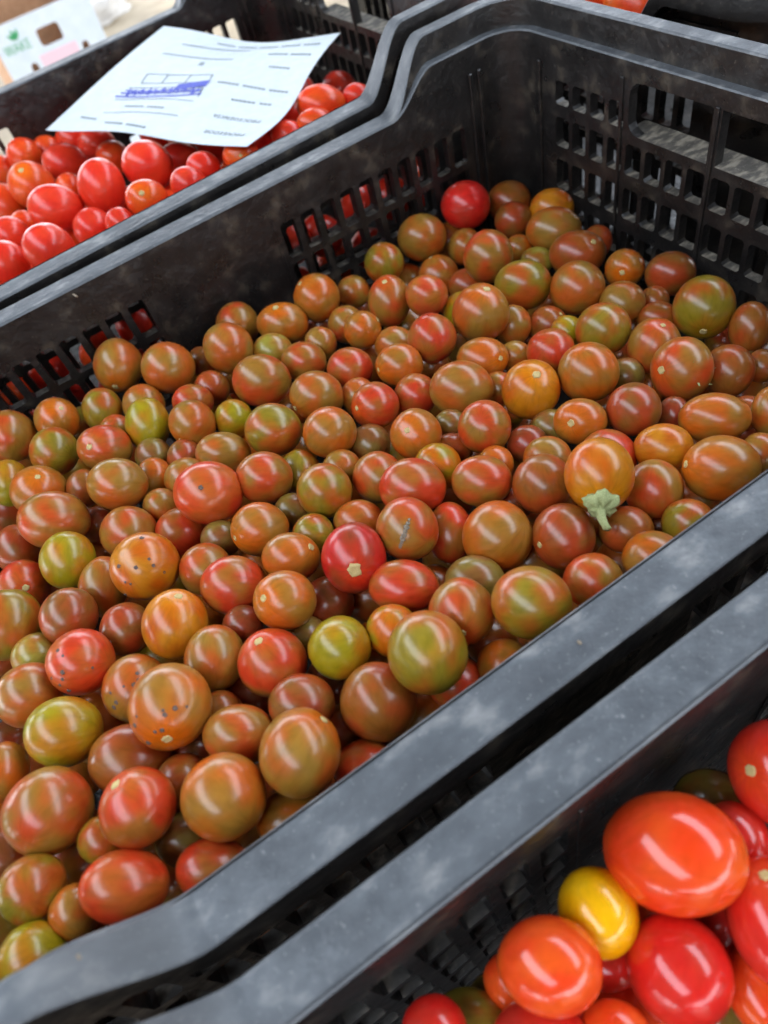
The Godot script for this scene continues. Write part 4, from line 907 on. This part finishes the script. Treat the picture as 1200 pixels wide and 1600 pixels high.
func sepals_mesh(seed_: int) -> ArrayMesh:
	var st := SurfaceTool.new()
	st.begin(Mesh.PRIMITIVE_TRIANGLES)
	st.set_smooth_group(1)
	var g := RandomNumberGenerator.new()
	g.seed = seed_
	for k in 5:
		var d := Vector3.FORWARD.rotated(Vector3.UP, TAU * k / 5.0 + g.randf_range(-0.2, 0.2))
		var s := d.cross(Vector3.UP)
		var reach := g.randf_range(0.007, 0.011)
		var curl := g.randf_range(0.2, 0.8)
		for side in [1.0, -1.0]:
			for i in 5:
				var q := []
				for t: float in [i / 5.0, (i + 1) / 5.0]:
					var wide: float = 0.0016 * sin(PI * (0.18 + 0.82 * t)) * side
					var up := 0.0008 + reach * curl * t * t
					q.append([d * reach * t + Vector3.UP * (up + 0.0006), d * reach * t + s * wide + Vector3.UP * up])
				quad(st, q[0][0], q[1][0], q[1][1], q[0][1])
				quad(st, q[0][1] - Vector3.UP * 0.0003, q[1][1] - Vector3.UP * 0.0003, q[1][0] - Vector3.UP * 0.0009, q[0][0] - Vector3.UP * 0.0009)
	st.generate_normals()
	return st.commit()


func facing(part: Node3D, at: Vector3, out: Vector3, scale_ := 1.0) -> void:
	part.transform = Transform3D(frame_of(out.normalized()).scaled(Vector3.ONE * scale_), at)


func tomatoes(list: Array, called: String, group: String, material: Material, scars: Array, fine_rows: int) -> void:
	var count := 0
	for t in list:
		var at := Vector3(t[0], t[1], t[2]) * 0.001
		var r: float = t[3] * 0.001
		var q: float = t[4]
		var along := Vector3(t[5], t[6], t[7])
		var axis := Vector3(t[8], t[9], t[10]).normalized()
		var seed_ := 0.37 + count * 0.618
		var rows := fine_rows
		var o := put(fruit(r, q, along, axis, t[11], seed_, rows, int(rows * 1.6)), called, material)
		o.position = at + Vector3(0, RIM, 0)
		tag(o, t[14], "tomato", group)
		var extra: String = t[13]
		var pole := surface_point(r, q, along, axis, 0.945)
		if extra == "stem":
			var s := put(calyx_mesh(), "calyx", mats.stem, o)
			facing(s, pole, axis, 1.2)
			# the stalk bends down towards the near rim
			var bend := Vector3(0.62, -0.55, 0.2)
			bend = (bend - axis * bend.dot(axis)).normalized()
			var k := put(stalk_mesh(), "stalk", mats.stem, s)
			k.transform = s.transform.affine_inverse() * Transform3D(Basis(bend, axis, bend.cross(axis)), pole)
		elif extra == "star":
			var s := put(scars[2], "stem_scar", mats.scar, o)
			facing(s, pole, axis, 1.25)
		else:
			var s := put(scars[count % 2], "stem_scar", mats.scar, o)
			facing(s, pole + axis * r * 0.004, axis, r / 0.016 * (0.9 + 0.25 * fposmod(seed_, 1.0)))
		if extra == "pits":
			var g := RandomNumberGenerator.new()
			g.seed = count
			for k in 9:
				var d := (Vector3(0.6, 0.78, 0.2) + Vector3(g.randf_range(-1, 1), g.randf_range(-1, 1), g.randf_range(-1, 1)) * 0.85).normalized()
				var s := put(scars[2], "pit", mats.pit, o)
				facing(s, surface_point(r, q, along, d, 0.998), d, g.randf_range(0.22, 0.42))
		elif extra == "speck":
			var d := (Vector3(0.5, 0.8, 0.1)).normalized()
			var s := put(scars[2], "pit", mats.pit, o)
			facing(s, surface_point(r, q, along, d, 0.998), d, 0.5)
		elif extra == "cork":
			for k in 9:
				var f := k / 8.0
				var d := (Vector3(0.62, 0.72, 0.3) + Vector3(-0.28, 0.12, -0.3) * (1.0 - f) + Vector3(0.1, -0.32, 0.42) * f).normalized()
				var s := put(scars[k % 3], "cork_scar", mats.cork, o)
				facing(s, surface_point(r, q, along, d, 1.0), d, 0.34 + 0.2 * sin(PI * f))
		count += 1


func lower_layer(list: Array, called: String, group: String, label: String, material: Material, codes: Array) -> void:
	var shapes := []
	for k in 6:
		shapes.append(fruit(0.015, 1.05 + 0.02 * k, Vector3(0.4, 0.2 * k, 1), Vector3(sin(k * 2.1), -0.8, cos(k * 1.7)).normalized(), codes[k % codes.size()], 5.3 + k * 0.77, 18, 28))
	for i in list.size():
		var t: Array = list[i]
		var o := put(shapes[i % 6], called, material)
		o.position = Vector3(t[0], t[1], t[2]) * 0.001 + Vector3(0, RIM, 0)
		o.rotation = Vector3(0.0, i * 1.3, 0.2 * sin(i * 2.0))
		o.scale = Vector3.ONE * (t[3] / 15.0)
		tag(o, label, "tomato", group)


# heap fruit in the top of a far crate; x and z run in the crate's own axes
func heap(crate: Node3D, called: String, label: String, group: String, codes: Array, high: float, size: float, xs: Vector2, zs: Vector2) -> void:
	var shapes := []
	for k in 4:
		shapes.append(fruit(size, 1.12, Vector3(1, 0.3 * k, 0.5), Vector3(sin(k * 2.4), 0.35, cos(k * 2.4)).normalized(), codes[k % codes.size()], 9.1 + k * 1.37, 16, 26))
	var g := RandomNumberGenerator.new()
	g.seed = hash(called)
	var z := zs.x
	var row := 0
	while z < zs.y:
		var x := xs.x + size * (row % 2)
		while x < xs.y:
			var o := put(shapes[g.randi() % 4], called, mats.red_skin)
			o.position = crate.transform * Vector3(x, CRATE_DEEP + high + g.randf_range(-0.006, 0.006) - size, z)
			o.rotation = Vector3(g.randf_range(-0.5, 0.5), g.randf_range(0, TAU), g.randf_range(-0.5, 0.5))
			tag(o, label, "tomato", group)
			x += size * 2.08
		z += size * 1.85
		row += 1


# ---------------------------------------------------------------- the sheet of paper

func sheet_point(u: float, v: float) -> Vector3:
	# corners of the sheet: far left, far right, near right, near left (u runs along the far edge, v towards the camera)
	var a := Vector3(-0.395, -0.001, -0.4185)
	var b := Vector3(-0.190, -0.010, -0.5095)
	var c := Vector3(-0.088, -0.0085, -0.364)
	var d := Vector3(-0.325, -0.0175, -0.2595)
	var p := a.lerp(b, u).lerp(d.lerp(c, u), v)
	p.y += 0.0055 * sin(PI * u * 1.15 + 0.4) * sin(PI * v * 0.9) - 0.006 * sin(PI * u) * (1.0 - v)
	p.y += 0.0016 * sin(u * 9.0 + v * 4.0) + 0.010 * pow(u, 6.0) * (1.0 - v) * 0.6
	p.x += 0.007 * sin(PI * v) * (1.0 - u) - 0.004 * sin(PI * v * 2.0) * u
	p.z += 0.003 * sin(PI * v * 2.0) * u
	return p + Vector3(0, RIM, 0)


func sheet_normal(u: float, v: float) -> Vector3:
	var n := (sheet_point(u, v + 0.01) - sheet_point(u, v - 0.01)).cross(sheet_point(u + 0.01, v) - sheet_point(u - 0.01, v)).normalized()
	return n if n.y > 0.0 else -n


func make_sheet() -> void:
	var st := SurfaceTool.new()
	st.begin(Mesh.PRIMITIVE_TRIANGLES)
	st.set_smooth_group(1)
	var n := 26
	for i in n:
		for j in n:
			var q := []
			for o in [[i, j], [i + 1, j], [i + 1, j + 1], [i, j + 1]]:
				q.append(sheet_point(o[0] / float(n), o[1] / float(n)))
			quad(st, q[0], q[1], q[2], q[3])
	st.set_smooth_group(2)
	for i in n:
		for j in n:
			var q := []
			for o in [[i, j], [i + 1, j], [i + 1, j + 1], [i, j + 1]]:
				q.append(sheet_point(o[0] / float(n), o[1] / float(n)) - Vector3(0, 0.0004, 0))
			quad(st, q[3], q[2], q[1], q[0])
	st.generate_normals()
	var paper := base("paper_sheet")
	tag(paper, "curled white printed sheet with blue pen scribble lying on the red tomatoes", "paper")
	put(st.commit(), "sheet", mats.paper, paper)
	# print, upside down as it lies: its lines run from the right to the left of the sheet
	var lines := [["PROVEEDOR", 0.93, 0.90, 0.018], ["PROCEDENCIA", 0.93, 0.775, 0.018]]
	for l in lines:
		put(on_sheet(text_mesh(l[0]), l[1], l[2], l[3]), "lettering", mats.ink, paper)
	put(on_sheet(text_mesh("6"), 0.44, 0.31, 0.03), "lettering", mats.ink, paper)
	# printed rules, boxes and rows too small to read
	var st2 := begin()
	strip(st2, [Vector2(0.22, 0.155), Vector2(0.58, 0.115)], 0.003)
	strip(st2, [Vector2(0.18, 0.27), Vector2(0.56, 0.235)], 0.003)
	strip(st2, [Vector2(0.22, 0.47), Vector2(0.56, 0.43), Vector2(0.58, 0.52), Vector2(0.24, 0.56), Vector2(0.22, 0.47)], 0.0025)
	strip(st2, [Vector2(0.33, 0.455), Vector2(0.345, 0.545)], 0.0025)
	strip(st2, [Vector2(0.45, 0.44), Vector2(0.465, 0.535)], 0.0025)
	strip(st2, [Vector2(0.20, 0.61), Vector2(0.58, 0.57), Vector2(0.60, 0.66)], 0.0025)
	strip(st2, [Vector2(0.20, 0.72), Vector2(0.60, 0.70)], 0.0022)
	strip(st2, [Vector2(0.22, 0.84), Vector2(0.60, 0.83)], 0.0022)
	for row in [[0.37, 0.075, 0.94, 0.085], [0.72, 0.17, 0.93, 0.175], [0.79, 0.3, 0.9, 0.3], [0.62, 0.50, 0.94, 0.50], [0.74, 0.63, 0.90, 0.62], [0.3, 0.78, 0.5, 0.785], [0.12, 0.88, 0.24, 0.9], [0.3, 0.93, 0.52, 0.95]]:
		var x: float = row[0]
		var k := 0
		while x < row[2]:
			var y: float = lerpf(row[1], row[3], (x - row[0]) / (row[2] - row[0]))
			if k % 7 != 6:
				strip(st2, [Vector2(x, y - 0.009), Vector2(x + 0.005, y + 0.009), Vector2(x + 0.010, y - 0.007), Vector2(x + 0.013, y + 0.007)], 0.0016)
			x += 0.0175
			k += 1
	put(done(st2), "printed_form", mats.ink, paper).set_meta("kind", "stuff")
	# blue pen scribble
	var st3 := begin()
	var pen := []
	for k in 62:
		var f := k / 61.0
		pen.append(Vector2(0.22 + 0.36 * f + 0.012 * sin(k * 2.1), 0.655 - 0.055 * f + (0.036 if k % 2 else -0.036) * (0.6 + 0.4 * sin(k * 0.7))))
	strip(st3, pen, 0.0034)
	strip(st3, [Vector2(0.19, 0.66), Vector2(0.3, 0.655), Vector2(0.45, 0.64), Vector2(0.58, 0.605)], 0.006)
	strip(st3, [Vector2(0.18, 0.69), Vector2(0.33, 0.69), Vector2(0.5, 0.67), Vector2(0.6, 0.63)], 0.006)
	strip(st3, [Vector2(0.20, 0.635), Vector2(0.33, 0.635), Vector2(0.46, 0.615)], 0.005)
	var pen2 := []
	for k in 26:
		var f := k / 25.0
		pen2.append(Vector2(0.45 + 0.13 * f, 0.585 - 0.06 * f + (0.034 if k % 2 else -0.034)))
	strip(st3, pen2, 0.005)
	strip(st3, [Vector2(0.44, 0.33), Vector2(0.445, 0.33)], 0.002)
	put(done(st3), "pen_scribble", mats.blue, paper).set_meta("kind", "stuff")


func text_mesh(text: String) -> ArrayMesh:
	var t := TextMesh.new()
	var font := SystemFont.new()
	font.font_names = PackedStringArray(["Droid Sans"])
	t.font = font
	t.text = text
	t.font_size = 64
	t.pixel_size = 0.01
	t.depth = 0.0
	t.horizontal_alignment = HORIZONTAL_ALIGNMENT_LEFT
	var m := ArrayMesh.new()
	m.add_surface_from_arrays(Mesh.PRIMITIVE_TRIANGLES, t.get_mesh_arrays())
	return m


# bend flat lettering onto the sheet; it starts at (u, v) and runs backwards, since the sheet lies upside down
func on_sheet(m: ArrayMesh, u: float, v: float, high: float) -> ArrayMesh:
	var a := m.surface_get_arrays(0)
	var verts: PackedVector3Array = a[Mesh.ARRAY_VERTEX]
	var index: Variant = a[Mesh.ARRAY_INDEX]
	var st := begin()
	var order: PackedInt32Array = index if index != null else PackedInt32Array(range(verts.size()))
	for i in order:
		var p := verts[i]
		var uu := u - p.x * high * 1.35 / 0.5
		var vv := v - 0.0 + p.y * high / 0.5 * 1.5
		st.add_vertex(sheet_point(uu, vv) + sheet_normal(uu, vv) * 0.0004)
	return done(st)


func strip(st: SurfaceTool, pts: Array, wide: float) -> void:
	for i in pts.size() - 1:
		var a: Vector2 = pts[i]
		var b: Vector2 = pts[i + 1]
		var n := maxi(1, int(a.distance_to(b) / 0.04))
		var side := (b - a).normalized().orthogonal() * wide
		for k in n:
			var p := a.lerp(b, float(k) / n)
			var q := a.lerp(b, float(k + 1) / n)
			var c := []
			for w: Vector2 in [p + side, q + side, q - side, p - side]:
				c.append(sheet_point(w.x, w.y) + sheet_normal(w.x, w.y) * (0.0004 + 0.00002 * (i % 5)))
			quad(st, c[0], c[1], c[2], c[3])


# ---------------------------------------------------------------- things behind

func carton(at: Vector3, w: float, h: float, d: float, holes: Array, label: String) -> Node3D:
	# an open white carton; x runs along its printed side, z out of it
	var o := base("carton_box", at)
	o.rotation_degrees.y = 90.0
	tag(o, label, "box", "white fruit cartons")
	var t := 0.005
	var place := func(u: float, v: float, n: float) -> Vector3: return Vector3(u, v, -n)
	put(pierced(place, [-w, w], [0.0, h], holes, func(_u: float) -> float: return h, t, true, 0.010)[0], "front_panel", mats.white_card, o)
	put(box(Vector3(-w, 0, -d), Vector3(-w + t, h, -t - 0.0005), 0.001), "side_panel", mats.card, o)
	put(box(Vector3(w - t, 0, -d), Vector3(w, h, -t - 0.0005), 0.001), "side_panel", mats.card, o)
	put(box(Vector3(-w + t + 0.0005, 0, -d), Vector3(w - t - 0.0005, h, -d + t), 0.001), "back_panel", mats.card, o)
	put(box(Vector3(-w + t + 0.0005, 0.001, -d + t + 0.0005), Vector3(w - t - 0.0005, 0.006, -t - 0.001), 0.001), "bottom_panel", mats.card, o)
	return o


func make_cartons() -> void:
	carton(Vector3(-1.995, 0.0, -0.53), 0.15, 0.3765, 0.41, [], "plain white carton at the bottom of the carton stack")
	var o := carton(Vector3(-2.0, 0.378, -0.524), 0.144, 0.280, 0.40, [Rect2(-0.028, 0.200, 0.065, 0.042), Rect2(-0.083, 0.146, 0.020, 0.031), Rect2(0.072, 0.146, 0.020, 0.031)], "open white carton with green print and a hand hole on beige ground")
	var word := put(text_mesh("WAKE"), "lettering", mats.green_print, o)
	word.transform = Transform3D(Basis.from_scale(Vector3(0.046, 0.05, 1)), Vector3(-0.128, 0.222, 0.0008))
	for a in [-0.9, -0.25, 0.4]:
		var st := begin()
		var dir := Vector2(sin(a), cos(a))
		var side := dir.orthogonal()
		var r := Vector2(-0.082, 0.238)
		var p := [r, r + dir * 0.013 + side * 0.006, r + dir * 0.027, r + dir * 0.013 - side * 0.006]
		quad(st, Vector3(p[0].x, p[0].y, 0.0008), Vector3(p[1].x, p[1].y, 0.0008), Vector3(p[2].x, p[2].y, 0.0008), Vector3(p[3].x, p[3].y, 0.0008))
		put(done(st), "leaf_print", mats.green_print, o)
	put(box(Vector3(-0.05, 0.158, 0.0003), Vector3(0.06, 0.186, 0.0009)), "pink_print", mats.pink_print, o)


func make_sack() -> void:
	var o := base("crumpled_sack", Vector3(-4.62, 0.0, -1.16))
	tag(o, "crumpled pale sack lying on the beige ground beside the carton", "sack")
	var st := SurfaceTool.new()
	st.begin(Mesh.PRIMITIVE_TRIANGLES)
	st.set_smooth_group(1)
	var rows := 20
	var cols := 34
	var pt := func(i: int, j: int) -> Vector3:
		var th := PI * 0.5 * i / rows
		var ph := TAU * (j % cols) / cols
		var d := Vector3(sin(th) * cos(ph), cos(th), sin(th) * sin(ph))
		var s := 1.0 + 0.35 * noise.get_noise_3d(d.x * 130.0, d.y * 130.0, d.z * 130.0) + 0.18 * fine.get_noise_3d(d.x * 160.0, d.y * 160.0, d.z * 160.0)
		return Vector3(d.x * 0.26, maxf(0.0, d.y * 0.16), d.z * 0.2) * s
	for i in rows:
		for j in cols:
			quad(st, pt.call(i, j), pt.call(i, j + 1), pt.call(i + 1, j + 1), pt.call(i + 1, j))
	st.generate_normals()
	put(st.commit(), "body", mats.sack, o)


func make_table() -> void:
	var top := RIM - CRATE_DEEP
	var t := base("market_table", Vector3(0.2, 0, -0.6))
	tag(t, "wooden plank table under the crates", "table")
	for k in 8:
		var x := -0.62 + k * 0.16
		put(box(Vector3(x, top - 0.03, -1.0), Vector3(x + 0.155, top - 0.0005 * (k % 3), 1.0), 0.003), "plank", mats.wood, t)
	for s in [[-0.55, -0.9], [0.55, -0.9], [-0.55, 0.9], [0.55, 0.9]]:
		put(box(Vector3(s[0] - 0.03, 0, s[1] - 0.03), Vector3(s[0] + 0.03, top - 0.03, s[1] + 0.03), 0.003), "leg", mats.wood, t)


func make_awning(at: Vector3, deep: float, label: String, wide := 12.0) -> void:
	# a cloth roof on poles; its width runs along x
	var o := base("market_awning", at)
	tag(o, label, "awning", "cloth awnings over the stalls")
	var st := SurfaceTool.new()
	st.begin(Mesh.PRIMITIVE_TRIANGLES)
	var nx := 60
	var nz := 8
	for layer in 2:
		st.set_smooth_group(layer)
		var pt := func(i: int, j: int) -> Vector3:
			var u := i / float(nx)
			var v := j / float(nz)
			return Vector3((u - 0.5) * wide, 0.05 * sin(u * wide * 3.1) * sin(PI * v) - 0.05 * sin(PI * v) - 0.004 * layer, (v - 0.5) * deep)
		for i in nx:
			for j in nz:
				if layer == 0:
					quad(st, pt.call(i, j), pt.call(i + 1, j), pt.call(i + 1, j + 1), pt.call(i, j + 1))
				else:
					quad(st, pt.call(i, j + 1), pt.call(i + 1, j + 1), pt.call(i + 1, j), pt.call(i, j))
	st.generate_normals()
	put(st.commit(), "cloth", mats.cloth, o)
	for s in [-1.0, 1.0]:
		put(box(Vector3(-wide / 2, -0.03, s * deep / 2 - 0.012), Vector3(wide / 2, -0.006, s * deep / 2 + 0.012), 0.003), "beam", mats.metal, o)
		for e in [0.02 - wide / 2, wide / 2 - 0.02]:
			put(box(Vector3(e - 0.02, -at.y, s * deep / 2 - 0.02), Vector3(e + 0.02, -0.03, s * deep / 2 + 0.02), 0.003), "pole", mats.metal, o)


# ---------------------------------------------------------------- the scene

func _ready() -> void:
	var camera := Camera3D.new()
	camera.name = "camera"
	add_child(camera)
	camera.transform = Transform3D(Basis(Vector3(0.531567, -0.200638, -0.822910), Vector3(-0.599589, 0.597094, -0.532891), Vector3(0.598272, 0.776675, 0.197095)), Vector3(0.4447, RIM + 0.2184, -0.1991)).orthonormalized()
	camera.fov = 71.51
	camera.near = 0.02
	camera.far = 200.0
	var lens := CameraAttributesPhysical.new()
	lens.frustum_focal_length = 6.9
	lens.frustum_focus_distance = 0.34
	lens.exposure_aperture = 2.4
	lens.frustum_near = 0.02
	lens.frustum_far = 200.0
	camera.attributes = lens
	camera.fov = 71.51
	camera.current = true

	var around := WorldEnvironment.new()
	around.name = "environment"
	var e := Environment.new()
	e.background_mode = Environment.BG_SKY
	var sky := ProceduralSkyMaterial.new()
	sky.sky_top_color = srgb(214, 224, 238)
	sky.sky_horizon_color = srgb(230, 235, 242)
	sky.sky_curve = 0.3
	sky.ground_bottom_color = srgb(150, 140, 124)
	sky.ground_horizon_color = srgb(190, 184, 172)
	sky.sky_energy_multiplier = 1.6
	sky.sun_angle_max = 1.0
	e.sky = Sky.new()
	e.sky.sky_material = sky
	e.tonemap_mode = Environment.TONE_MAPPER_LINEAR
	e.tonemap_exposure = 2.95
	e.sdfgi_enabled = true
	e.ssao_enabled = true
	e.ssil_enabled = true
	around.environment = e
	add_child(around)

	var sun := DirectionalLight3D.new()
	sun.name = "sun"
	sun.light_color = Color(1.0, 0.96, 0.9)
	sun.light_energy = 0.4
	sun.light_angular_distance = 12.0
	sun.shadow_enabled = true
	add_child(sun)
	sun.look_at_from_position(Vector3.ZERO, Vector3(0.12, -1.0, -0.04), Vector3.RIGHT)

	rng.seed = 11
	noise.seed = 5
	noise.frequency = 0.012
	noise.fractal_octaves = 2
	fine.seed = 8
	fine.frequency = 0.035
	fine.fractal_octaves = 3
	make_materials()
	make_kinds()

	# the setting
	var st := begin()
	var cells := 24
	for i in cells:
		for j in cells:
			var x0 := -60.0 + 120.0 * i / cells
			var z0 := -60.0 + 120.0 * j / cells
			quad(st, Vector3(x0, 0, z0), Vector3(x0 + 5, 0, z0), Vector3(x0 + 5, 0, z0 + 5), Vector3(x0, 0, z0 + 5))
	var ground := put(done(st), "ground", mats.ground)
	structure(ground)
	make_awning(Vector3(0.0, 2.35, -0.52), 1.82, "cloth awning stretched over the crates of tomatoes")
	make_awning(Vector3(0.0, 2.45, -5.05), 5.0, "cloth awning of the next stall beyond the far crates")
	make_awning(Vector3(0.0, 2.45, 3.7), 5.0, "cloth awning of the stall behind the photographer")
	make_awning(Vector3(-2.75, 2.55, -0.6), 5.2, "added cloth panel closing the sky gap towards the cartons", 1.6)  # added out of view to end the sky strips and shorten the highlights
	make_awning(Vector3(4.1, 2.55, -0.6), 5.2, "added cloth panel closing the sky gap behind the near crate", 3.4)  # likewise added, ends the sky strips on the other side
	make_table()

	# crates: one model, six places
	var floor_y := RIM - CRATE_DEEP
	var main := make_crate("plastic_crate", "black plastic crate of olive brown tomatoes in the middle")
	main.position = Vector3(0.1775, floor_y, -0.2873)
	var left := place_crate(main, Vector3(0.1775 - 0.403, floor_y + 0.002, -0.2893), Vector3(0.7, 0.3, 0), "black plastic crate holding red tomatoes and the paper sheet")
	var near := place_crate(main, Vector3(0.1775 + 0.4015, floor_y, -0.2903), Vector3.ZERO, "black plastic crate of glossy red tomatoes with one yellow")
	var past := place_crate(main, Vector3(-0.098, floor_y + 0.008, -0.785), Vector3(0, 90.0, 0), "crate of orange red and yellow tomatoes set crosswise past the far corner")
	place_crate(main, Vector3(0.40, floor_y, -0.885), Vector3(0, -1.0, 0), "empty dark crate behind the hand hole of the middle crate")

	# fruit
	var scars := [scar_mesh(0.0019, 0.12, 1), scar_mesh(0.0023, 0.2, 2), scar_mesh(0.0026, 0.22, 3)]
	tomatoes(MAIN_TOMATOES, "cherry_tomato", "ripening tomatoes in the middle crate", mats.skin, scars, 26)
	lower_layer(MAIN_UNDER, "cherry_tomato", "shaded tomatoes under the top layer of the middle crate", "brown tomato lying deep under the top layer of the middle crate", mats.skin, ["b", "d", "r", "o", "g", "dr"])
	tomatoes(NEIGHBOUR_TOMATOES, "red_tomato", "red tomatoes beside the paper sheet", mats.red_skin, scars, 26)
	lower_layer(NEIGHBOUR_UNDER, "red_tomato", "red tomatoes seen through the crate slots", "red tomato lying deep in the crate with the sheet", mats.red_skin, ["E", "E", "Q", "E", "Q", "E"])
	tomatoes(NEAR_TOMATOES, "plum_tomato", "glossy tomatoes in the near crate", mats.gloss_skin, scars, 34)
	lower_layer(NEAR_UNDER, "plum_tomato", "shaded tomatoes low in the near crate", "tomato lying deep under the glossy ones in the near crate", mats.gloss_skin, ["F", "Q", "F", "k", "Q", "F"])
	heap(past, "salad_tomato", "orange red tomato heaped in the crosswise crate past the far corner", "orange tomatoes past the far corner", ["Q", "Q", "E", "Q"], 0.016, 0.024, Vector2(-0.145, 0.01), Vector2(-0.06, 0.22))
	heap(past, "yellow_tomato", "yellow tomato heaped in the crosswise crate past the far corner", "yellow tomatoes past the far corner", ["Y", "Y", "y", "Y"], 0.004, 0.02, Vector2(-0.15, 0.01), Vector2(-0.23, -0.09))

	# loose sepals seen between the fruit
	for s in [[Vector3(0.2725, -0.052, -0.437), 1.0, Vector3(0.5, 0.6, -0.4), "green leafy stalk end poking out by the near rim"], [Vector3(0.2365, -0.074, -0.2075), 1.0, Vector3(0.7, 0.5, 0.3), "dark green stalk end in the gap below the yellow green tomato"], [Vector3(0.209, -0.071, -0.44), 0.7, Vector3(0.3, 0.8, 0.2), "small green stalk tip between tomatoes near the hand hole"]]:
		var o := put(sepals_mesh(int(s[0].x * 1000.0)), "tomato_stalk", mats.stem)
		facing(o, s[0] + Vector3(0, RIM, 0), s[2], s[1])
		tag(o, s[3], "stalk")
	make_sheet()
	# dry bits caught on the plastic
	for s in [[Vector3(0.0012, -0.0042, -0.2002), 0.0016, "dry tan flake stuck under the rim above the wall slots"], [Vector3(0.3635, 0.0267, -0.1105), 0.0009, "small brown crumb on the bend of the near rim"], [Vector3(0.3655, 0.0006, -0.2745), 0.0008, "pale crumb lying on the near rim beside the tomatoes"]]:
		var o := put(scar_mesh(s[1], 0.4, int(s[0].z * -1000.0)), "dry_crumb", mats.cork)
		o.position = s[0] + Vector3(0, RIM, 0)
		o.rotation = Vector3(0.3, s[0].z * 40.0, 1.1 if s[0].x < 0.1 else 0.0)
		tag(o, s[2], "crumb")
	make_cartons()
	make_sack()
